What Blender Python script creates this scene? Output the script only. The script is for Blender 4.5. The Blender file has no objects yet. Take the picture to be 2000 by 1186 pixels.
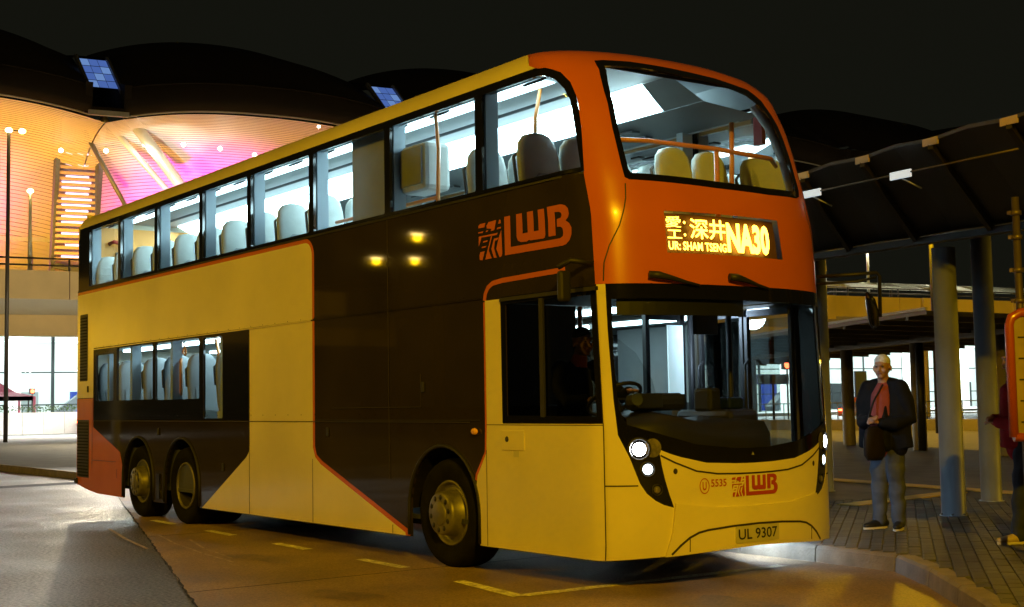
import bpy, bmesh, math, random
import numpy as np
from mathutils import Vector, Matrix
from mathutils.geometry import delaunay_2d_cdt
random.seed(7)
R = math.radians
S = bpy.context.scene
COL = S.collection

# ------------------------------------------------------------------ camera
FPX = 2619.0
YAW, PIT, ROL = R(-54.27), R(4.25), R(-0.97)
CAM = Vector((7.5, -6.45, 1.44))
fw = Vector((math.sin(YAW)*math.cos(PIT), math.cos(YAW)*math.cos(PIT), math.sin(PIT)))
r0 = Vector((math.cos(YAW), -math.sin(YAW), 0)); u0 = r0.cross(fw)
rt = r0*math.cos(ROL)+u0*math.sin(ROL); up = -r0*math.sin(ROL)+u0*math.cos(ROL)
cd = bpy.data.cameras.new('camera'); cam = bpy.data.objects.new('camera', cd); COL.objects.link(cam)
cam.matrix_world = Matrix(((rt.x, up.x, -fw.x, CAM.x), (rt.y, up.y, -fw.y, CAM.y), (rt.z, up.z, -fw.z, CAM.z), (0, 0, 0, 1)))
cd.sensor_width = 36; cd.sensor_fit = 'HORIZONTAL'; cd.lens = FPX/2000*36; cd.clip_end = 2000; cd.clip_start = 0.05
S.camera = cam

# ------------------------------------------------------------------ world: night sky with city glow, no sun
W = bpy.data.worlds.new('World'); S.world = W; W.use_nodes = True
bgn = W.node_tree.nodes['Background']; bgn.inputs[0].default_value = (0.0062, 0.0064, 0.0042, 1); bgn.inputs[1].default_value = 1.0

S.view_settings.view_transform = 'Standard'; S.view_settings.look = 'None'
S.view_settings.exposure = 0; S.view_settings.gamma = 1; S.view_settings.use_curve_mapping = False
S.render.engine = 'CYCLES'
cy = S.cycles
cy.use_denoising = True; cy.max_bounces = 7; cy.diffuse_bounces = 3; cy.glossy_bounces = 4
cy.transparent_max_bounces = 20; cy.caustics_reflective = False; cy.caustics_refractive = False
cy.sample_clamp_indirect = 5; cy.use_light_tree = True

SODIUM = (1.0, 0.56, 0.005)
COOL = (0.62, 0.91, 1.0)

def light(name, kind, loc, energy, col, aim=None, size=0.2, spot=None, blend=0.5, parent=None, sy=None):
    d = bpy.data.lights.new(name, kind); d.energy = energy; d.color = col
    o = bpy.data.objects.new(name, d); COL.objects.link(o); o.location = loc
    if kind == 'AREA':
        d.size = size
        if sy: d.shape = 'RECTANGLE'; d.size_y = sy
    else: d.shadow_soft_size = size
    if kind == 'SPOT': d.spot_size = R(spot or 90); d.spot_blend = blend
    if aim is not None:
        o.rotation_euler = (Vector(aim)-Vector(loc)).to_track_quat('-Z', 'Y').to_euler()
    return o

# ------------------------------------------------------------------ materials
MATS = {}
def mat(name, col=(.5, .5, .5), rough=.5, metal=0, var=.06, vs=6.0, bump=0, bs=40, coat=0, spec=.5, emit=None, es=0, rvar=0, detail=4, speck=None):
    m = bpy.data.materials.new(name); m.use_nodes = True; nt = m.node_tree; b = nt.nodes['Principled BSDF']
    N, L = nt.nodes.new, nt.links.new
    b.inputs['Roughness'].default_value = rough; b.inputs['Metallic'].default_value = metal
    b.inputs['Coat Weight'].default_value = coat; b.inputs['Coat Roughness'].default_value = .06
    b.inputs['Specular IOR Level'].default_value = spec
    tc = N('ShaderNodeTexCoord')
    if var or rvar:
        n = N('ShaderNodeTexNoise'); n.inputs['Scale'].default_value = vs; n.inputs['Detail'].default_value = detail
        L(tc.outputs['Object'], n.inputs['Vector'])
        cr = N('ShaderNodeValToRGB'); L(n.outputs['Fac'], cr.inputs[0])
        cr.color_ramp.elements[0].position = .3; cr.color_ramp.elements[1].position = .7
        cr.color_ramp.elements[0].color = tuple(c*(1-var) for c in col)+(1,)
        cr.color_ramp.elements[1].color = tuple(min(1, c*(1+var)) for c in col)+(1,)
        L(cr.outputs[0], b.inputs['Base Color'])
        if speck:
            n3 = N('ShaderNodeTexNoise'); n3.inputs['Scale'].default_value = speck[0]; n3.inputs['Detail'].default_value = 2; L(tc.outputs['Object'], n3.inputs['Vector'])
            m3 = N('ShaderNodeMapRange'); L(n3.outputs['Fac'], m3.inputs[0]); m3.inputs[1].default_value = .32; m3.inputs[2].default_value = .72; m3.inputs[3].default_value = 1-speck[1]; m3.inputs[4].default_value = 1+speck[1]
            vm = N('ShaderNodeVectorMath'); vm.operation = 'SCALE'; L(cr.outputs[0], vm.inputs[0]); L(m3.outputs[0], vm.inputs['Scale']); L(vm.outputs[0], b.inputs['Base Color'])
        if rvar:
            mr = N('ShaderNodeMapRange'); L(n.outputs['Fac'], mr.inputs[0]); mr.inputs[1].default_value = .3; mr.inputs[2].default_value = .7
            mr.inputs[3].default_value = max(0, rough-rvar); mr.inputs[4].default_value = min(1, rough+rvar); L(mr.outputs[0], b.inputs['Roughness'])
    else: b.inputs['Base Color'].default_value = col+(1,)
    if bump:
        n2 = N('ShaderNodeTexNoise'); n2.inputs['Scale'].default_value = bs; n2.inputs['Detail'].default_value = 3
        L(tc.outputs['Object'], n2.inputs['Vector'])
        bp = N('ShaderNodeBump'); bp.inputs['Strength'].default_value = bump; bp.inputs['Distance'].default_value = .02
        L(n2.outputs['Fac'], bp.inputs['Height']); L(bp.outputs[0], b.inputs['Normal'])
    if emit: b.inputs['Emission Color'].default_value = emit+(1,); b.inputs['Emission Strength'].default_value = es
    MATS[name] = m; return m

def glass(name, tint=(.92, .96, .97), ior=1.45, rough=.0, extra=0.0):
    m = bpy.data.materials.new(name); m.use_nodes = True; nt = m.node_tree; nt.nodes.clear()
    N, L = nt.nodes.new, nt.links.new
    o = N('ShaderNodeOutputMaterial'); mx = N('ShaderNodeMixShader'); t = N('ShaderNodeBsdfTransparent'); g = N('ShaderNodeBsdfGlossy'); f = N('ShaderNodeFresnel')
    t.inputs[0].default_value = tint+(1,); g.inputs['Roughness'].default_value = rough; f.inputs[0].default_value = ior
    ad = N('ShaderNodeMath'); ad.operation = 'ADD'; ad.inputs[1].default_value = extra; ad.use_clamp = True
    L(f.outputs[0], ad.inputs[0]); L(ad.outputs[0], mx.inputs[0]); L(t.outputs[0], mx.inputs[1]); L(g.outputs[0], mx.inputs[2]); L(mx.outputs[0], o.inputs[0])
    MATS[name] = m; return m

mat('cream', (.78, .71, .50), .30, coat=.35, var=.11, vs=.8, detail=7, bump=.012, bs=2.2)
mat('orange', (.56, .128, .004), .26, coat=.2, var=.05, vs=2, bump=.012, bs=2.5)
mat('charcoal', (.030, .023, .013), .035, coat=0, var=.2, vs=1.2, bump=.010, bs=1.3, spec=.45)
mat('black_gloss', (.006, .006, .006), .10, coat=.5, var=.1, bump=.008, bs=2.0)
mat('black_matte', (.012, .012, .012), .55, var=.2)
mat('rubber', (.0075, .007, .006), .9, var=.3, vs=9, bump=.15, bs=30, spec=.12)
mat('wheel_dark', (.045, .04, .032), .7, metal=.2, var=.4, vs=9)
mat('wheel_metal', (.20, .19, .17), .5, metal=.6, var=.25, vs=9, rvar=.1)
mat('wheel_dirty', (.20, .17, .13), .6, metal=.4, var=.4, vs=8)
mat('seam', (.03, .024, .015), .6, var=0)
mat('chassis', (.008, .007, .006), .9, var=.3, spec=.1)
mat('interior_white', (.42, .45, .46), .5, var=.03)
mat('interior_grey', (.30, .32, .33), .55, var=.05)
mat('dash', (.022, .020, .017), .45, var=.2, vs=5)
mat('duct_grey', (.11, .12, .125), .5, var=.05)
mat('interior_dark', (.055, .06, .065), .5, var=.05)
mat('pillar_grey', (.42, .50, .56), .45, var=.02)
mat('seat_cover', (.56, .60, .56), .55, var=.05, vs=12, bump=.08, bs=30)
mat('seat_back', (.10, .11, .12), .6, var=.08)
mat('rail_orange', (.80, .30, .07), .35, coat=.3, var=.03)
mat('rear_orange', (.85, .36, .04), .45, var=.03)
mat('light_strip', (.9, .9, .9), .5, var=0, emit=COOL, es=13.0)
mat('light_strip_low', (.9, .9, .9), .5, var=0, emit=COOL, es=5.0)
mat('panel_light', (.8, .85, .85), .5, var=.1, vs=9, emit=COOL, es=.75)
mat('display_black', (.085, .045, .016), .5, var=0)
mat('led', (.9, .5, .1), .5, var=0, emit=(1.0, .50, .042), es=10.5)
mat('logo_red', (.46, .06, .012), .4, var=.03)
mat('plate', (.55, .53, .44), .45, var=.05, vs=20)
mat('plate_text', (.008, .008, .008), .5, var=0)
mat('headlight_main', (1, 1, 1), .3, var=0, emit=(.95, .98, 1.0), es=30)
mat('headlight_low', (1, 1, 1), .3, var=0, emit=(.80, .97, 1.0), es=5)
mat('lamp_glass_clear', (.32, .30, .26), .1, metal=.6, var=.3, vs=30)
mat('amber', (.9, .45, .06), .25, var=.02, coat=.5)
mat('red_plastic', (.42, .03, .02), .4, var=.02)
mat('blue_sticker', (.01, .02, .22), .4, var=.02)
mat('mirror', (.7, .7, .7), .03, metal=1, var=0)
glass('pane', (.90, .95, .96), 1.42)
glass('windscreen', (.80, .84, .83), 1.40)
glass('cab_glass', (.80, .82, .80), 1.42)
glass('hall_glass', (.90, .96, .95), 1.35)
mat('asphalt', (.135, .125, .108), .42, var=.30, vs=.55, bump=.7, bs=45, rvar=.12, detail=9, speck=(32, .9))
mat('concrete', (.30, .205, .105), .58, var=.38, vs=.9, bump=.35, bs=60, rvar=.12, detail=9, speck=(60, .35))
mat('scuff', (.40, .29, .16), .6, var=.3, vs=8, speck=(30, .4))
mat('stain', (.20, .135, .07), .5, var=.3, vs=3, speck=(50, .4))
mat('joint', (.012, .010, .008), .9, var=.2)
mat('paint_line', (.80, .72, .50), .6, var=.35, vs=5, speck=(40, .35), bump=.2, bs=80)
mat('kerb_stone', (.23, .19, .125), .8, var=.25, vs=5, bump=.5, bs=45)
mat('paver', (.095, .090, .075), .78, var=.22, vs=3, bump=.5, bs=70)
mat('paver_far', (.10, .092, .075), .8, var=.25, vs=2.5, bump=.4, bs=30)
mat('light_band', (.50, .36, .07), .75, var=.15, vs=6)  # yellow of the light bands on the pavement, put into tile colour
mat('steel_column', (.36, .39, .43), .36, metal=.55, var=.10, vs=3, rvar=.08)
mat('canopy_dark', (.020, .016, .012), .55, var=.2, vs=1.2)
mat('far_roof', (.13, .10, .065), .6, var=.2, vs=.8)
mat('canopy_edge', (.20, .17, .12), .5, var=.1)
mat('glowing_plate', (.80, .82, .84), .45, var=.03, emit=(.70, .88, 1.0), es=.55)  # glow added to the plates, since the bus light doesn't reach them
mat('tan_plate', (.42, .32, .20), .5, var=.05)
mat('roof_shell', (.020, .015, .009), .85, var=.25, vs=.15, spec=.12)
mat('roof_top', (.05, .04, .03), .8, var=.15, vs=.2, spec=.1)
mat('roof_edge', (.34, .31, .24), .5, var=.05)
mat('soffit', (.60, .52, .46), .55, var=.05, vs=.3)
mat('tube_steel', (.70, .72, .64), .4, metal=.3, var=.05)
mat('steel_blue', (.16, .17, .20), .45, metal=.4, var=.1)
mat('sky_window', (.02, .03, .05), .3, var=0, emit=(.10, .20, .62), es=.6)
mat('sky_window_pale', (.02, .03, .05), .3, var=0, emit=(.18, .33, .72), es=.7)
mat('spot_lamp', (1, 1, 1), .4, var=0, emit=(1, .93, .72), es=14)
mat('sodium_lamp', (1, .8, .4), .4, var=0, emit=(1, .68, .22), es=28)
mat('louvre_slat', (.62, .46, .40), .5, var=.08)
mat('louvre_light', (.9, .9, .95), .5, var=0, emit=(.75, .68, 1.0), es=2.2)
mat('flyover_paint', (.62, .50, .28), .75, var=.14, vs=.5)
mat('flyover_soffit', (.62, .60, .50), .75, var=.08, vs=.3)
mat('rail_dark', (.03, .028, .025), .5, var=.1)
mat('hall_white', (.80, .83, .82), .6, var=.04, vs=.4)
mat('hall_light', (.9, .9, .9), .5, var=0, emit=(.86, 1.0, .97), es=9)
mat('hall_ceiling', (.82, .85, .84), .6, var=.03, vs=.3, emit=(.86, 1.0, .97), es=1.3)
mat('hall_floor', (.45, .46, .44), .3, var=.08)
mat('mullion', (.02, .025, .03), .5, var=0)
mat('barrier_white', (.80, .80, .78), .7, var=.05)
mat('foliage', (.055, .10, .025), .6, var=.5, vs=3)
mat('tent_red', (.40, .09, .14), .7, var=.1)
mat('sign_blue', (.02, .05, .36), .5, var=.05)
mat('red_lamp', (1, .2, .1), .5, var=0, emit=(1.0, .12, .04), es=9)
mat('amber_lamp', (1, .5, .1), .5, var=0, emit=(1.0, .42, .06), es=7)
mat('white_lamp', (1, 1, 1), .5, var=0, emit=(.9, .97, 1), es=12)
mat('car_white', (.7, .72, .72), .3, coat=.5, var=.02)
mat('car_orange', (.75, .12, .02), .3, coat=.5, var=.02)
mat('walkway_roof', (.34, .38, .31), .4, var=.15, vs=.6)
mat('wall_tan', (.26, .22, .15), .85, var=.2, vs=1.5, bump=.3, bs=10)
mat('frame_orange', (.42, .08, .02), .35, coat=.3, var=.04)
mat('notice_paper', (.34, .27, .17), .7, var=.2, vs=5)
mat('pole_steel', (.16, .13, .10), .4, metal=.6, var=.1)
mat('skin', (.33, .18, .115), .55, var=.08, vs=18)
mat('hair_grey', (.50, .50, .50), .7, var=.2, vs=40)
mat('hair_black', (.010, .009, .008), .6, var=.2, vs=40)
mat('jacket_navy', (.007, .0075, .010), .8, var=.25, vs=9, bump=.3, bs=12, spec=.12)
mat('jacket_red', (.26, .015, .02), .75, var=.2, vs=9, bump=.3, bs=14, spec=.12)
mat('shirt_pink', (.25, .062, .058), .8, var=.12, vs=9, bump=.2, bs=16, spec=.12)
mat('shirt_orange', (.55, .12, .03), .8, var=.1)
mat('jeans_grey', (.068, .078, .098), .85, var=.2, vs=9, bump=.35, bs=14, spec=.12)
mat('jeans_dark', (.03, .037, .05), .85, var=.2, vs=9, bump=.35, bs=14, spec=.12)
mat('shoe_black', (.012, .012, .012), .5, var=.1)
mat('shoe_cream', (.50, .40, .24), .6, var=.08)
mat('sole_white', (.60, .57, .50), .6, var=.05)
mat('bag_black', (.016, .012, .010), .6, var=.2, bump=.2, bs=20, spec=.12)
mat('lip', (.26, .09, .07), .5, var=0)
mat('eye_dark', (.02, .012, .01), .3, var=0)

# ------------------------------------------------------------------ helpers
BASE = {}
def link(o, parent=None, inv=True):
    COL.objects.link(o)
    if parent is not None:
        o.parent = parent
        if inv and parent in BASE: o.matrix_parent_inverse = Matrix.Translation(-BASE[parent])
    return o
def tag(o, label=None, cat=None, group=None, kind=None):
    if label: o['label'] = label
    if cat: o['category'] = cat
    if group: o['group'] = group
    if kind: o['kind'] = kind
    return o
def thing(name, base, label, cat, group=None, local=False, rz=0):
    o = bpy.data.objects.new(name, None); o.location = base; o.rotation_euler.z = rz; COL.objects.link(o)
    if not local: BASE[o] = Vector(base)
    o.empty_display_size = .1
    return tag(o, label, cat, group)

class MB:
    def __init__(s): s.v = []; s.f = []; s.sm = []
    def add(s, vs, fs, smooth=False):
        k = len(s.v); s.v += [tuple(v) for v in vs]; s.f += [tuple(i+k for i in f) for f in fs]; s.sm += [smooth]*len(fs); return s
    def box(s, c, d, rz=0, M=None):
        c = Vector(c); x, y, z = d[0]/2, d[1]/2, d[2]/2
        rot = M if M is not None else Matrix.Rotation(rz, 3, 'Z')
        vs = [c+rot@Vector((a*x, b*y, e*z)) for e in (-1, 1) for b in (-1, 1) for a in (-1, 1)]
        return s.add(vs, [(0, 2, 3, 1), (4, 5, 7, 6), (0, 1, 5, 4), (2, 6, 7, 3), (0, 4, 6, 2), (1, 3, 7, 5)])
    def bar(s, p, q, w, h):
        p, q = Vector(p), Vector(q); d = q-p; L = d.length
        rot = d.to_track_quat('X', 'Z').to_matrix()
        return s.box((p+q)/2, (L, w, h), M=rot)
    def tube(s, pts, rad, seg=10, cap=True, sx=1.0):
        pts = [Vector(p) for p in pts]; n = len(pts)
        rad = rad if isinstance(rad, (list, tuple)) else [rad]*n
        vs = []; fs = []; prev = None
        for i, p in enumerate(pts):
            t = (pts[min(i+1, n-1)]-pts[max(i-1, 0)]).normalized()
            if prev is None:
                a = Vector((0, 0, 1)) if abs(t.z) < .9 else Vector((1, 0, 0)); X = t.cross(a).normalized()
            else: X = (prev-t*prev.dot(t)).normalized()
            prev = X; Y = t.cross(X)
            rr = rad[i] if isinstance(rad[i], (list, tuple)) else (rad[i], rad[i])
            for k in range(seg):
                an = 2*math.pi*k/seg; vs.append(p+X*math.cos(an)*rr[0]*sx+Y*math.sin(an)*rr[1])
        for i in range(n-1):
            for k in range(seg):
                a, b = i*seg+k, i*seg+(k+1) % seg; fs.append((a, b, b+seg, a+seg))
        s.add(vs, fs, True)
        if cap:
            k = len(s.v)-len(vs)
            s.f += [tuple(k+i for i in reversed(range(seg))), tuple(k+(n-1)*seg+i for i in range(seg))]; s.sm += [False, False]
        return s
    def lathe(s, prof, o, ax, seg=24, smooth=True):
        o = Vector(o); ax = Vector(ax).normalized()
        a = Vector((0, 0, 1)) if abs(ax.z) < .9 else Vector((1, 0, 0)); X = ax.cross(a).normalized(); Y = ax.cross(X)
        vs = []; fs = []; n = len(prof)
        for (r_, h) in prof:
            for k in range(seg):
                an = 2*math.pi*k/seg; vs.append(o+ax*h+(X*math.cos(an)+Y*math.sin(an))*r_)
        for i in range(n-1):
            for k in range(seg):
                p, q = i*seg+k, i*seg+(k+1) % seg; fs.append((p, q, q+seg, p+seg))
        return s.add(vs, fs, smooth)
    def prism(s, loop, z0, z1):
        n = len(loop); ar = sum(loop[i][0]*loop[(i+1) % n][1]-loop[(i+1) % n][0]*loop[i][1] for i in range(n))
        if ar < 0: loop = loop[::-1]
        vs = [(x, y, z0) for x, y in loop]+[(x, y, z1) for x, y in loop]
        return s.add(vs, [tuple(reversed(range(n))), tuple(range(n, 2*n))]+[(i, (i+1) % n, n+(i+1) % n, n+i) for i in range(n)])
    def ball(s, c, r_, seg=12, rings=8):
        c = Vector(c); rr = r_ if isinstance(r_, (tuple, list)) else (r_, r_, r_)
        vs = []; fs = []
        for i in range(rings+1):
            ph = math.pi*i/rings
            for k in range(seg):
                an = 2*math.pi*k/seg; vs.append(c+Vector((rr[0]*math.sin(ph)*math.cos(an), rr[1]*math.sin(ph)*math.sin(an), -rr[2]*math.cos(ph))))
        for i in range(rings):
            for k in range(seg):
                p, q = i*seg+k, i*seg+(k+1) % seg; fs.append((p, q, q+seg, p+seg))
        return s.add(vs, fs, True)
    def mesh(s, name):
        me = bpy.data.meshes.new(name); me.from_pydata(s.v, [], s.f); me.update()
        me.polygons.foreach_set('use_smooth', s.sm); return me
    def build(s, name, m, parent=None, bevel=0, seg=2, kind=None):
        me = s.mesh(name); me.materials.append(MATS[m])
        o = bpy.data.objects.new(name, me); link(o, parent)
        if bevel:
            b = o.modifiers.new('bevel', 'BEVEL'); b.width = bevel; b.segments = seg; b.limit_method = 'ANGLE'
        if kind: o['kind'] = kind
        return o
def share(src, loc, parent, name=None, rz=0, label=None):
    o = src.copy(); o.name = name or src.name.split('.')[0]
    COL.objects.link(o); o.parent = parent; o.location = loc; o.rotation_euler.z = rz
    for k in list(o.keys()):
        if k in ('label', 'group', 'category', 'kind'): del o[k]
    if label: o['label'] = label
    return o

# ------------------------------------------------------------------ bus body surface: (a, z) -> point; a runs along the offside, round the front, back along the nearside
XB = -0.5; DX = 0.5; NE = 2.2; YC = 1.265; HALF = 1.265
_sz = [0, .35, 1.2, 1.8, 2.4, 2.9, 3.22, 3.55, 3.8, 4.1, 4.25, 4.33, 4.38, 4.40]
_ss = [-.03, 0, 0, -.03, -.06, -.09, -.17, -.27, -.36, -.52, -.68, -.84, -1.0, -1.15]
def sh(z): return float(np.interp(z, _sz, _ss))
def ins(z):
    d = max(0., z-4.1); return .3-math.sqrt(max(0., .09-d*d))
_t = np.linspace(-math.pi/2, math.pi/2, 401)
_fx = DX*np.abs(np.cos(_t))**(2/NE); _fy = HALF*np.sign(np.sin(_t))*np.abs(np.sin(_t))**(2/NE)
_al = np.concatenate([[0], np.cumsum(np.hypot(np.diff(_fx), np.diff(_fy)))]); LF = float(_al[-1])
def body0(a, z):
    s_ = sh(z); i = ins(z)
    if a <= 0: return Vector((XB+a+s_*max(0, 1+a/1.4)**2, i, z))
    if a >= LF: return Vector((XB-(a-LF)+s_*max(0, 1-(a-LF)/1.4)**2, 2*YC-i, z))
    return Vector((XB+s_+float(np.interp(a, _al, _fx)), YC+float(np.interp(a, _al, _fy))*(HALF-i)/HALF, z))
def bodyn(a, z):
    h = .012; z1 = min(4.399, z+h)
    return (body0(a+h, z)-body0(a-h, z)).cross(body0(a, z1)-body0(a, z1-2*h)).normalized()
def bmap(off=0.0):
    return lambda a, z: (body0(a, z)+bodyn(a, z)*off if off else body0(a, z))
def inside(p, loops):
    c = False
    for lp in loops:
        n = len(lp)
        for i in range(n):
            x1, y1 = lp[i]; x2, y2 = lp[(i+1) % n]
            if (y1 > p[1]) != (y2 > p[1]) and p[0] < (x2-x1)*(p[1]-y1)/(y2-y1)+x1: c = not c
    return c
def densify(lp, d):
    out = []
    n = len(lp)
    for i in range(n):
        p, q = lp[i], lp[(i+1) % n]; L = math.hypot(q[0]-p[0], q[1]-p[1]); k = max(1, int(math.ceil(L/d)))
        out += [(p[0]+(q[0]-p[0])*j/k, p[1]+(q[1]-p[1])*j/k) for j in range(k)]
    return out
def cdt(loops, grid=None, dens=None, extra=()):
    if dens: loops = [densify(l, dens) for l in loops]
    vs = []; es = []
    for l in loops:
        k = len(vs); vs += [Vector(p) for p in l]; es += [(k+i, k+(i+1) % len(l)) for i in range(len(l))]
    if grid:
        xs = [p[0] for p in loops[0]]; ys = [p[1] for p in loops[0]]
        gx = np.arange(min(xs)+grid*.5, max(xs), grid); gy = np.arange(min(ys)+grid*.5, max(ys), grid)
        edge = np.array([p for l in loops for p in l])
        for x in gx:
            for y in gy:
                if inside((x, y), loops) and np.min((edge[:, 0]-x)**2+(edge[:, 1]-y)**2) > (grid*.35)**2: vs.append(Vector((x, y)))
    vs += [Vector(p) for p in extra if inside(p, loops)]
    ov, oe, of, *_ = delaunay_2d_cdt(vs, es, [], 0, 1e-6)
    tris = []
    for f in of:
        c = (sum(ov[i].x for i in f)/3, sum(ov[i].y for i in f)/3)
        if inside(c, loops):
            a, b, d = (ov[i] for i in f)
            if abs((b-a).cross(d-a)) > 4e-6: tris.append(tuple(f) if (b-a).cross(d-a) > 0 else tuple(reversed(f)))
    return [(v.x, v.y) for v in ov], tris
def patch(name, loops, m, parent, f=None, off=0.0, thick=0.0, grid=None, dens=None, smooth=True, flip=False, label=None, extra=()):
    vs, tr = cdt(loops, grid, dens, extra)
    f1 = bmap(off) if f is None else f(off)
    P = [f1(*p) for p in vs]; n = len(P); fs = list(tr); sm = [smooth]*len(fs)
    if thick:
        f2 = bmap(off-thick) if f is None else f(off-thick)
        Q = [f2(*p) for p in vs]; cnt = {}
        for t in tr:
            for i in range(3):
                e = (t[i], t[(i+1) % 3])
                if (e[1], e[0]) in cnt: del cnt[(e[1], e[0])]
                else: cnt[e] = 1
        P = P+Q; fs += [tuple(n+i for i in reversed(t)) for t in tr]; sm += [smooth]*len(tr)
        for (i, j) in cnt:
            k = len(P); P += [P[i], P[j], Q[j], Q[i]]; fs.append((k+1, k, k+3, k+2)); sm.append(False)
    if flip: fs = [tuple(reversed(x)) for x in fs]
    me = bpy.data.meshes.new(name); me.from_pydata([tuple(p) for p in P], [], fs); me.update()
    me.polygons.foreach_set('use_smooth', sm); me.materials.append(MATS[m])
    o = bpy.data.objects.new(name, me); link(o, parent)
    if label: o['label'] = label
    return o
def stroke(line, w):
    L, Rr = [], []
    for i, p in enumerate(line):
        a = Vector(line[max(0, i-1)]); b = Vector(line[min(len(line)-1, i+1)]); t = (b-a).normalized(); nn = Vector((-t.y, t.x))*w/2
        L.append(tuple(Vector(p)+nn)); Rr.append(tuple(Vector(p)-nn))
    return L+Rr[::-1]
def mir(lp): return [(LF-a, z) for a, z in reversed(lp)]
def text2d(s, bold=0.0):
    cu = bpy.data.curves.new('t', 'FONT'); cu.body = s; cu.size = 1; cu.offset = bold; cu.resolution_u = 3
    o = bpy.data.objects.new('t', cu); COL.objects.link(o)
    me = bpy.data.meshes.new_from_object(o.evaluated_get(bpy.context.evaluated_depsgraph_get()))
    v = [(p.co.x, p.co.y) for p in me.vertices]; f = [tuple(p.vertices) for p in me.polygons]
    bpy.data.objects.remove(o); bpy.data.curves.remove(cu); bpy.data.meshes.remove(me)
    return v, f
def text_on(name, s, rect, m, parent, fmap, bold=0.0):
    v, f = text2d(s, bold)
    if not v: return None
    x0 = min(p[0] for p in v); x1 = max(p[0] for p in v); y0 = min(p[1] for p in v); y1 = max(p[1] for p in v)
    a0, a1, z0, z1 = rect
    P = [fmap(a0+(x-x0)/(x1-x0)*(a1-a0), z0+(y-y0)/(y1-y0)*(z1-z0)) for x, y in v]
    fs = []
    for t in f:
        ar = sum(v[t[i]][0]*v[t[(i+1) % len(t)]][1]-v[t[(i+1) % len(t)]][0]*v[t[i]][1] for i in range(len(t)))
        fs.append(t if ar > 0 else tuple(reversed(t)))
    me = bpy.data.meshes.new(name); me.from_pydata([tuple(p) for p in P], [], fs); me.update(); me.materials.append(MATS[m])
    o = bpy.data.objects.new(name, me); return link(o, parent)

# ================================================================== STRUCTURE: ground, bay, pavement
def sheet(name, loop, z, m, parent=None, kind='structure', th=None):
    b = MB()
    if th: b.prism(loop, z-th, z)
    else:
        n = len(loop); ar = sum(loop[i][0]*loop[(i+1) % n][1]-loop[(i+1) % n][0]*loop[i][1] for i in range(n))
        lp = loop if ar > 0 else loop[::-1]; b.add([(x, y, z) for x, y in lp], [tuple(range(n))])
    o = b.build(name, m, parent)
    if kind: o['kind'] = kind
    return o
sheet('road', [(-600, -400), (400, -400), (400, 600), (-600, 600)], 0, 'asphalt')
# concrete bus bay: edge runs slantwise from the rear of the bus towards the camera
bay = sheet('bus_bay', [(-30, 6), (-12.78, .75), (-1.88, -2.57), (6, -4.97), (12, -6.8), (12, 6)], .004, 'concrete')
def edge_y(x): return .75-(x+12.78)*(3.32/10.9)
xs_ = [-21.4, -16.7, -12.0, -7.3, -2.6, 4.9, 9.6]
for i in range(len(xs_)-1):
    x0, x1 = xs_[i]+.012, xs_[i+1]-.012
    sheet('concrete_slab', [(x0, edge_y(x0)), (x1, edge_y(x1)), (x1, 6), (x0, 6)], .010, 'concrete', bay, None, .006)
# jagged asphalt lip along the slab edge and the joints
b = MB(); pts = []
for i in range(120):
    x = -13+i*.13; pts.append((x, edge_y(x)+random.uniform(-.012, .012)))
for p, q in zip(pts, pts[1:]):
    w = random.uniform(.003, .013); b.add([(p[0], p[1]-w, .0115), (q[0], q[1]-w, .0115), (q[0], q[1]+w, .0115), (p[0], p[1]+w, .0115)], [(0, 1, 2, 3)])
b.build('edge_joint', 'joint', bay)
for x in xs_[:-1]:
    sheet('slab_joint', [(x-.011, edge_y(x)), (x+.011, edge_y(x)), (x+.013, 5.9), (x-.009, 5.9)], .0105, 'joint', bay, None)
# bay markings
def mark(loop): sheet('painted_line', loop, .014, 'paint_line', bay, None)
mark([(-1.70, -.47), (-.66, -.62), (-.66, -.50), (-1.70, -.36)])
mark([(-.74, -.50), (-.62, -.50), (-.56, 2.2), (-.68, 2.2)])
for x0, x1 in ((-3.62, -2.76), (-5.54, -4.75), (-7.5, -6.7), (-9.4, -8.6)):
    yy = lambda x: -.26-.055*(x+3.2)*.6
    mark([(x0, yy(x0)-.055), (x1, yy(x1)-.055), (x1, yy(x1)+.055), (x0, yy(x0)+.055)])
for (pts_, w_) in (([(-7.4, -.75), (-6.3, -.98), (-5.2, -1.14), (-4.2, -1.24)], .03), ([(-6.6, -.70), (-5.6, -.95), (-4.6, -1.10)], .03), ([(-8.6, -.9), (-7.2, -1.2), (-6.0, -1.4)], .04)):
    sheet('tyre_scuff', stroke(pts_, w_), .0135, 'scuff', bay, None)
for (cx, cy_, a_, b_) in ((-.2, -2.3, .55, .3), (-4.4, -.9, .5, .18), (.9, .3, .7, .35), (-1.6, -1.5, .35, .2)):
    sheet('oil_stain', [(cx+a_*math.cos(t)*(1+.25*math.sin(3*t+cx)), cy_+b_*math.sin(t)*(1+.3*math.cos(2*t+cy_))) for t in np.linspace(0, 2*math.pi, 28, False)], .0125, 'stain', bay, None)
# drain strip and patches on the asphalt
sheet('drain_strip', [(-19.3, -1.2), (-18.5, -1.2), (-19.3, 4.0), (-20.1, 4.0)], .004, 'joint', None)
sheet('asphalt_patch', [(-26, -6), (-23, -6), (-25, 2), (-28, 2)], .004, 'concrete', None)

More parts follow.
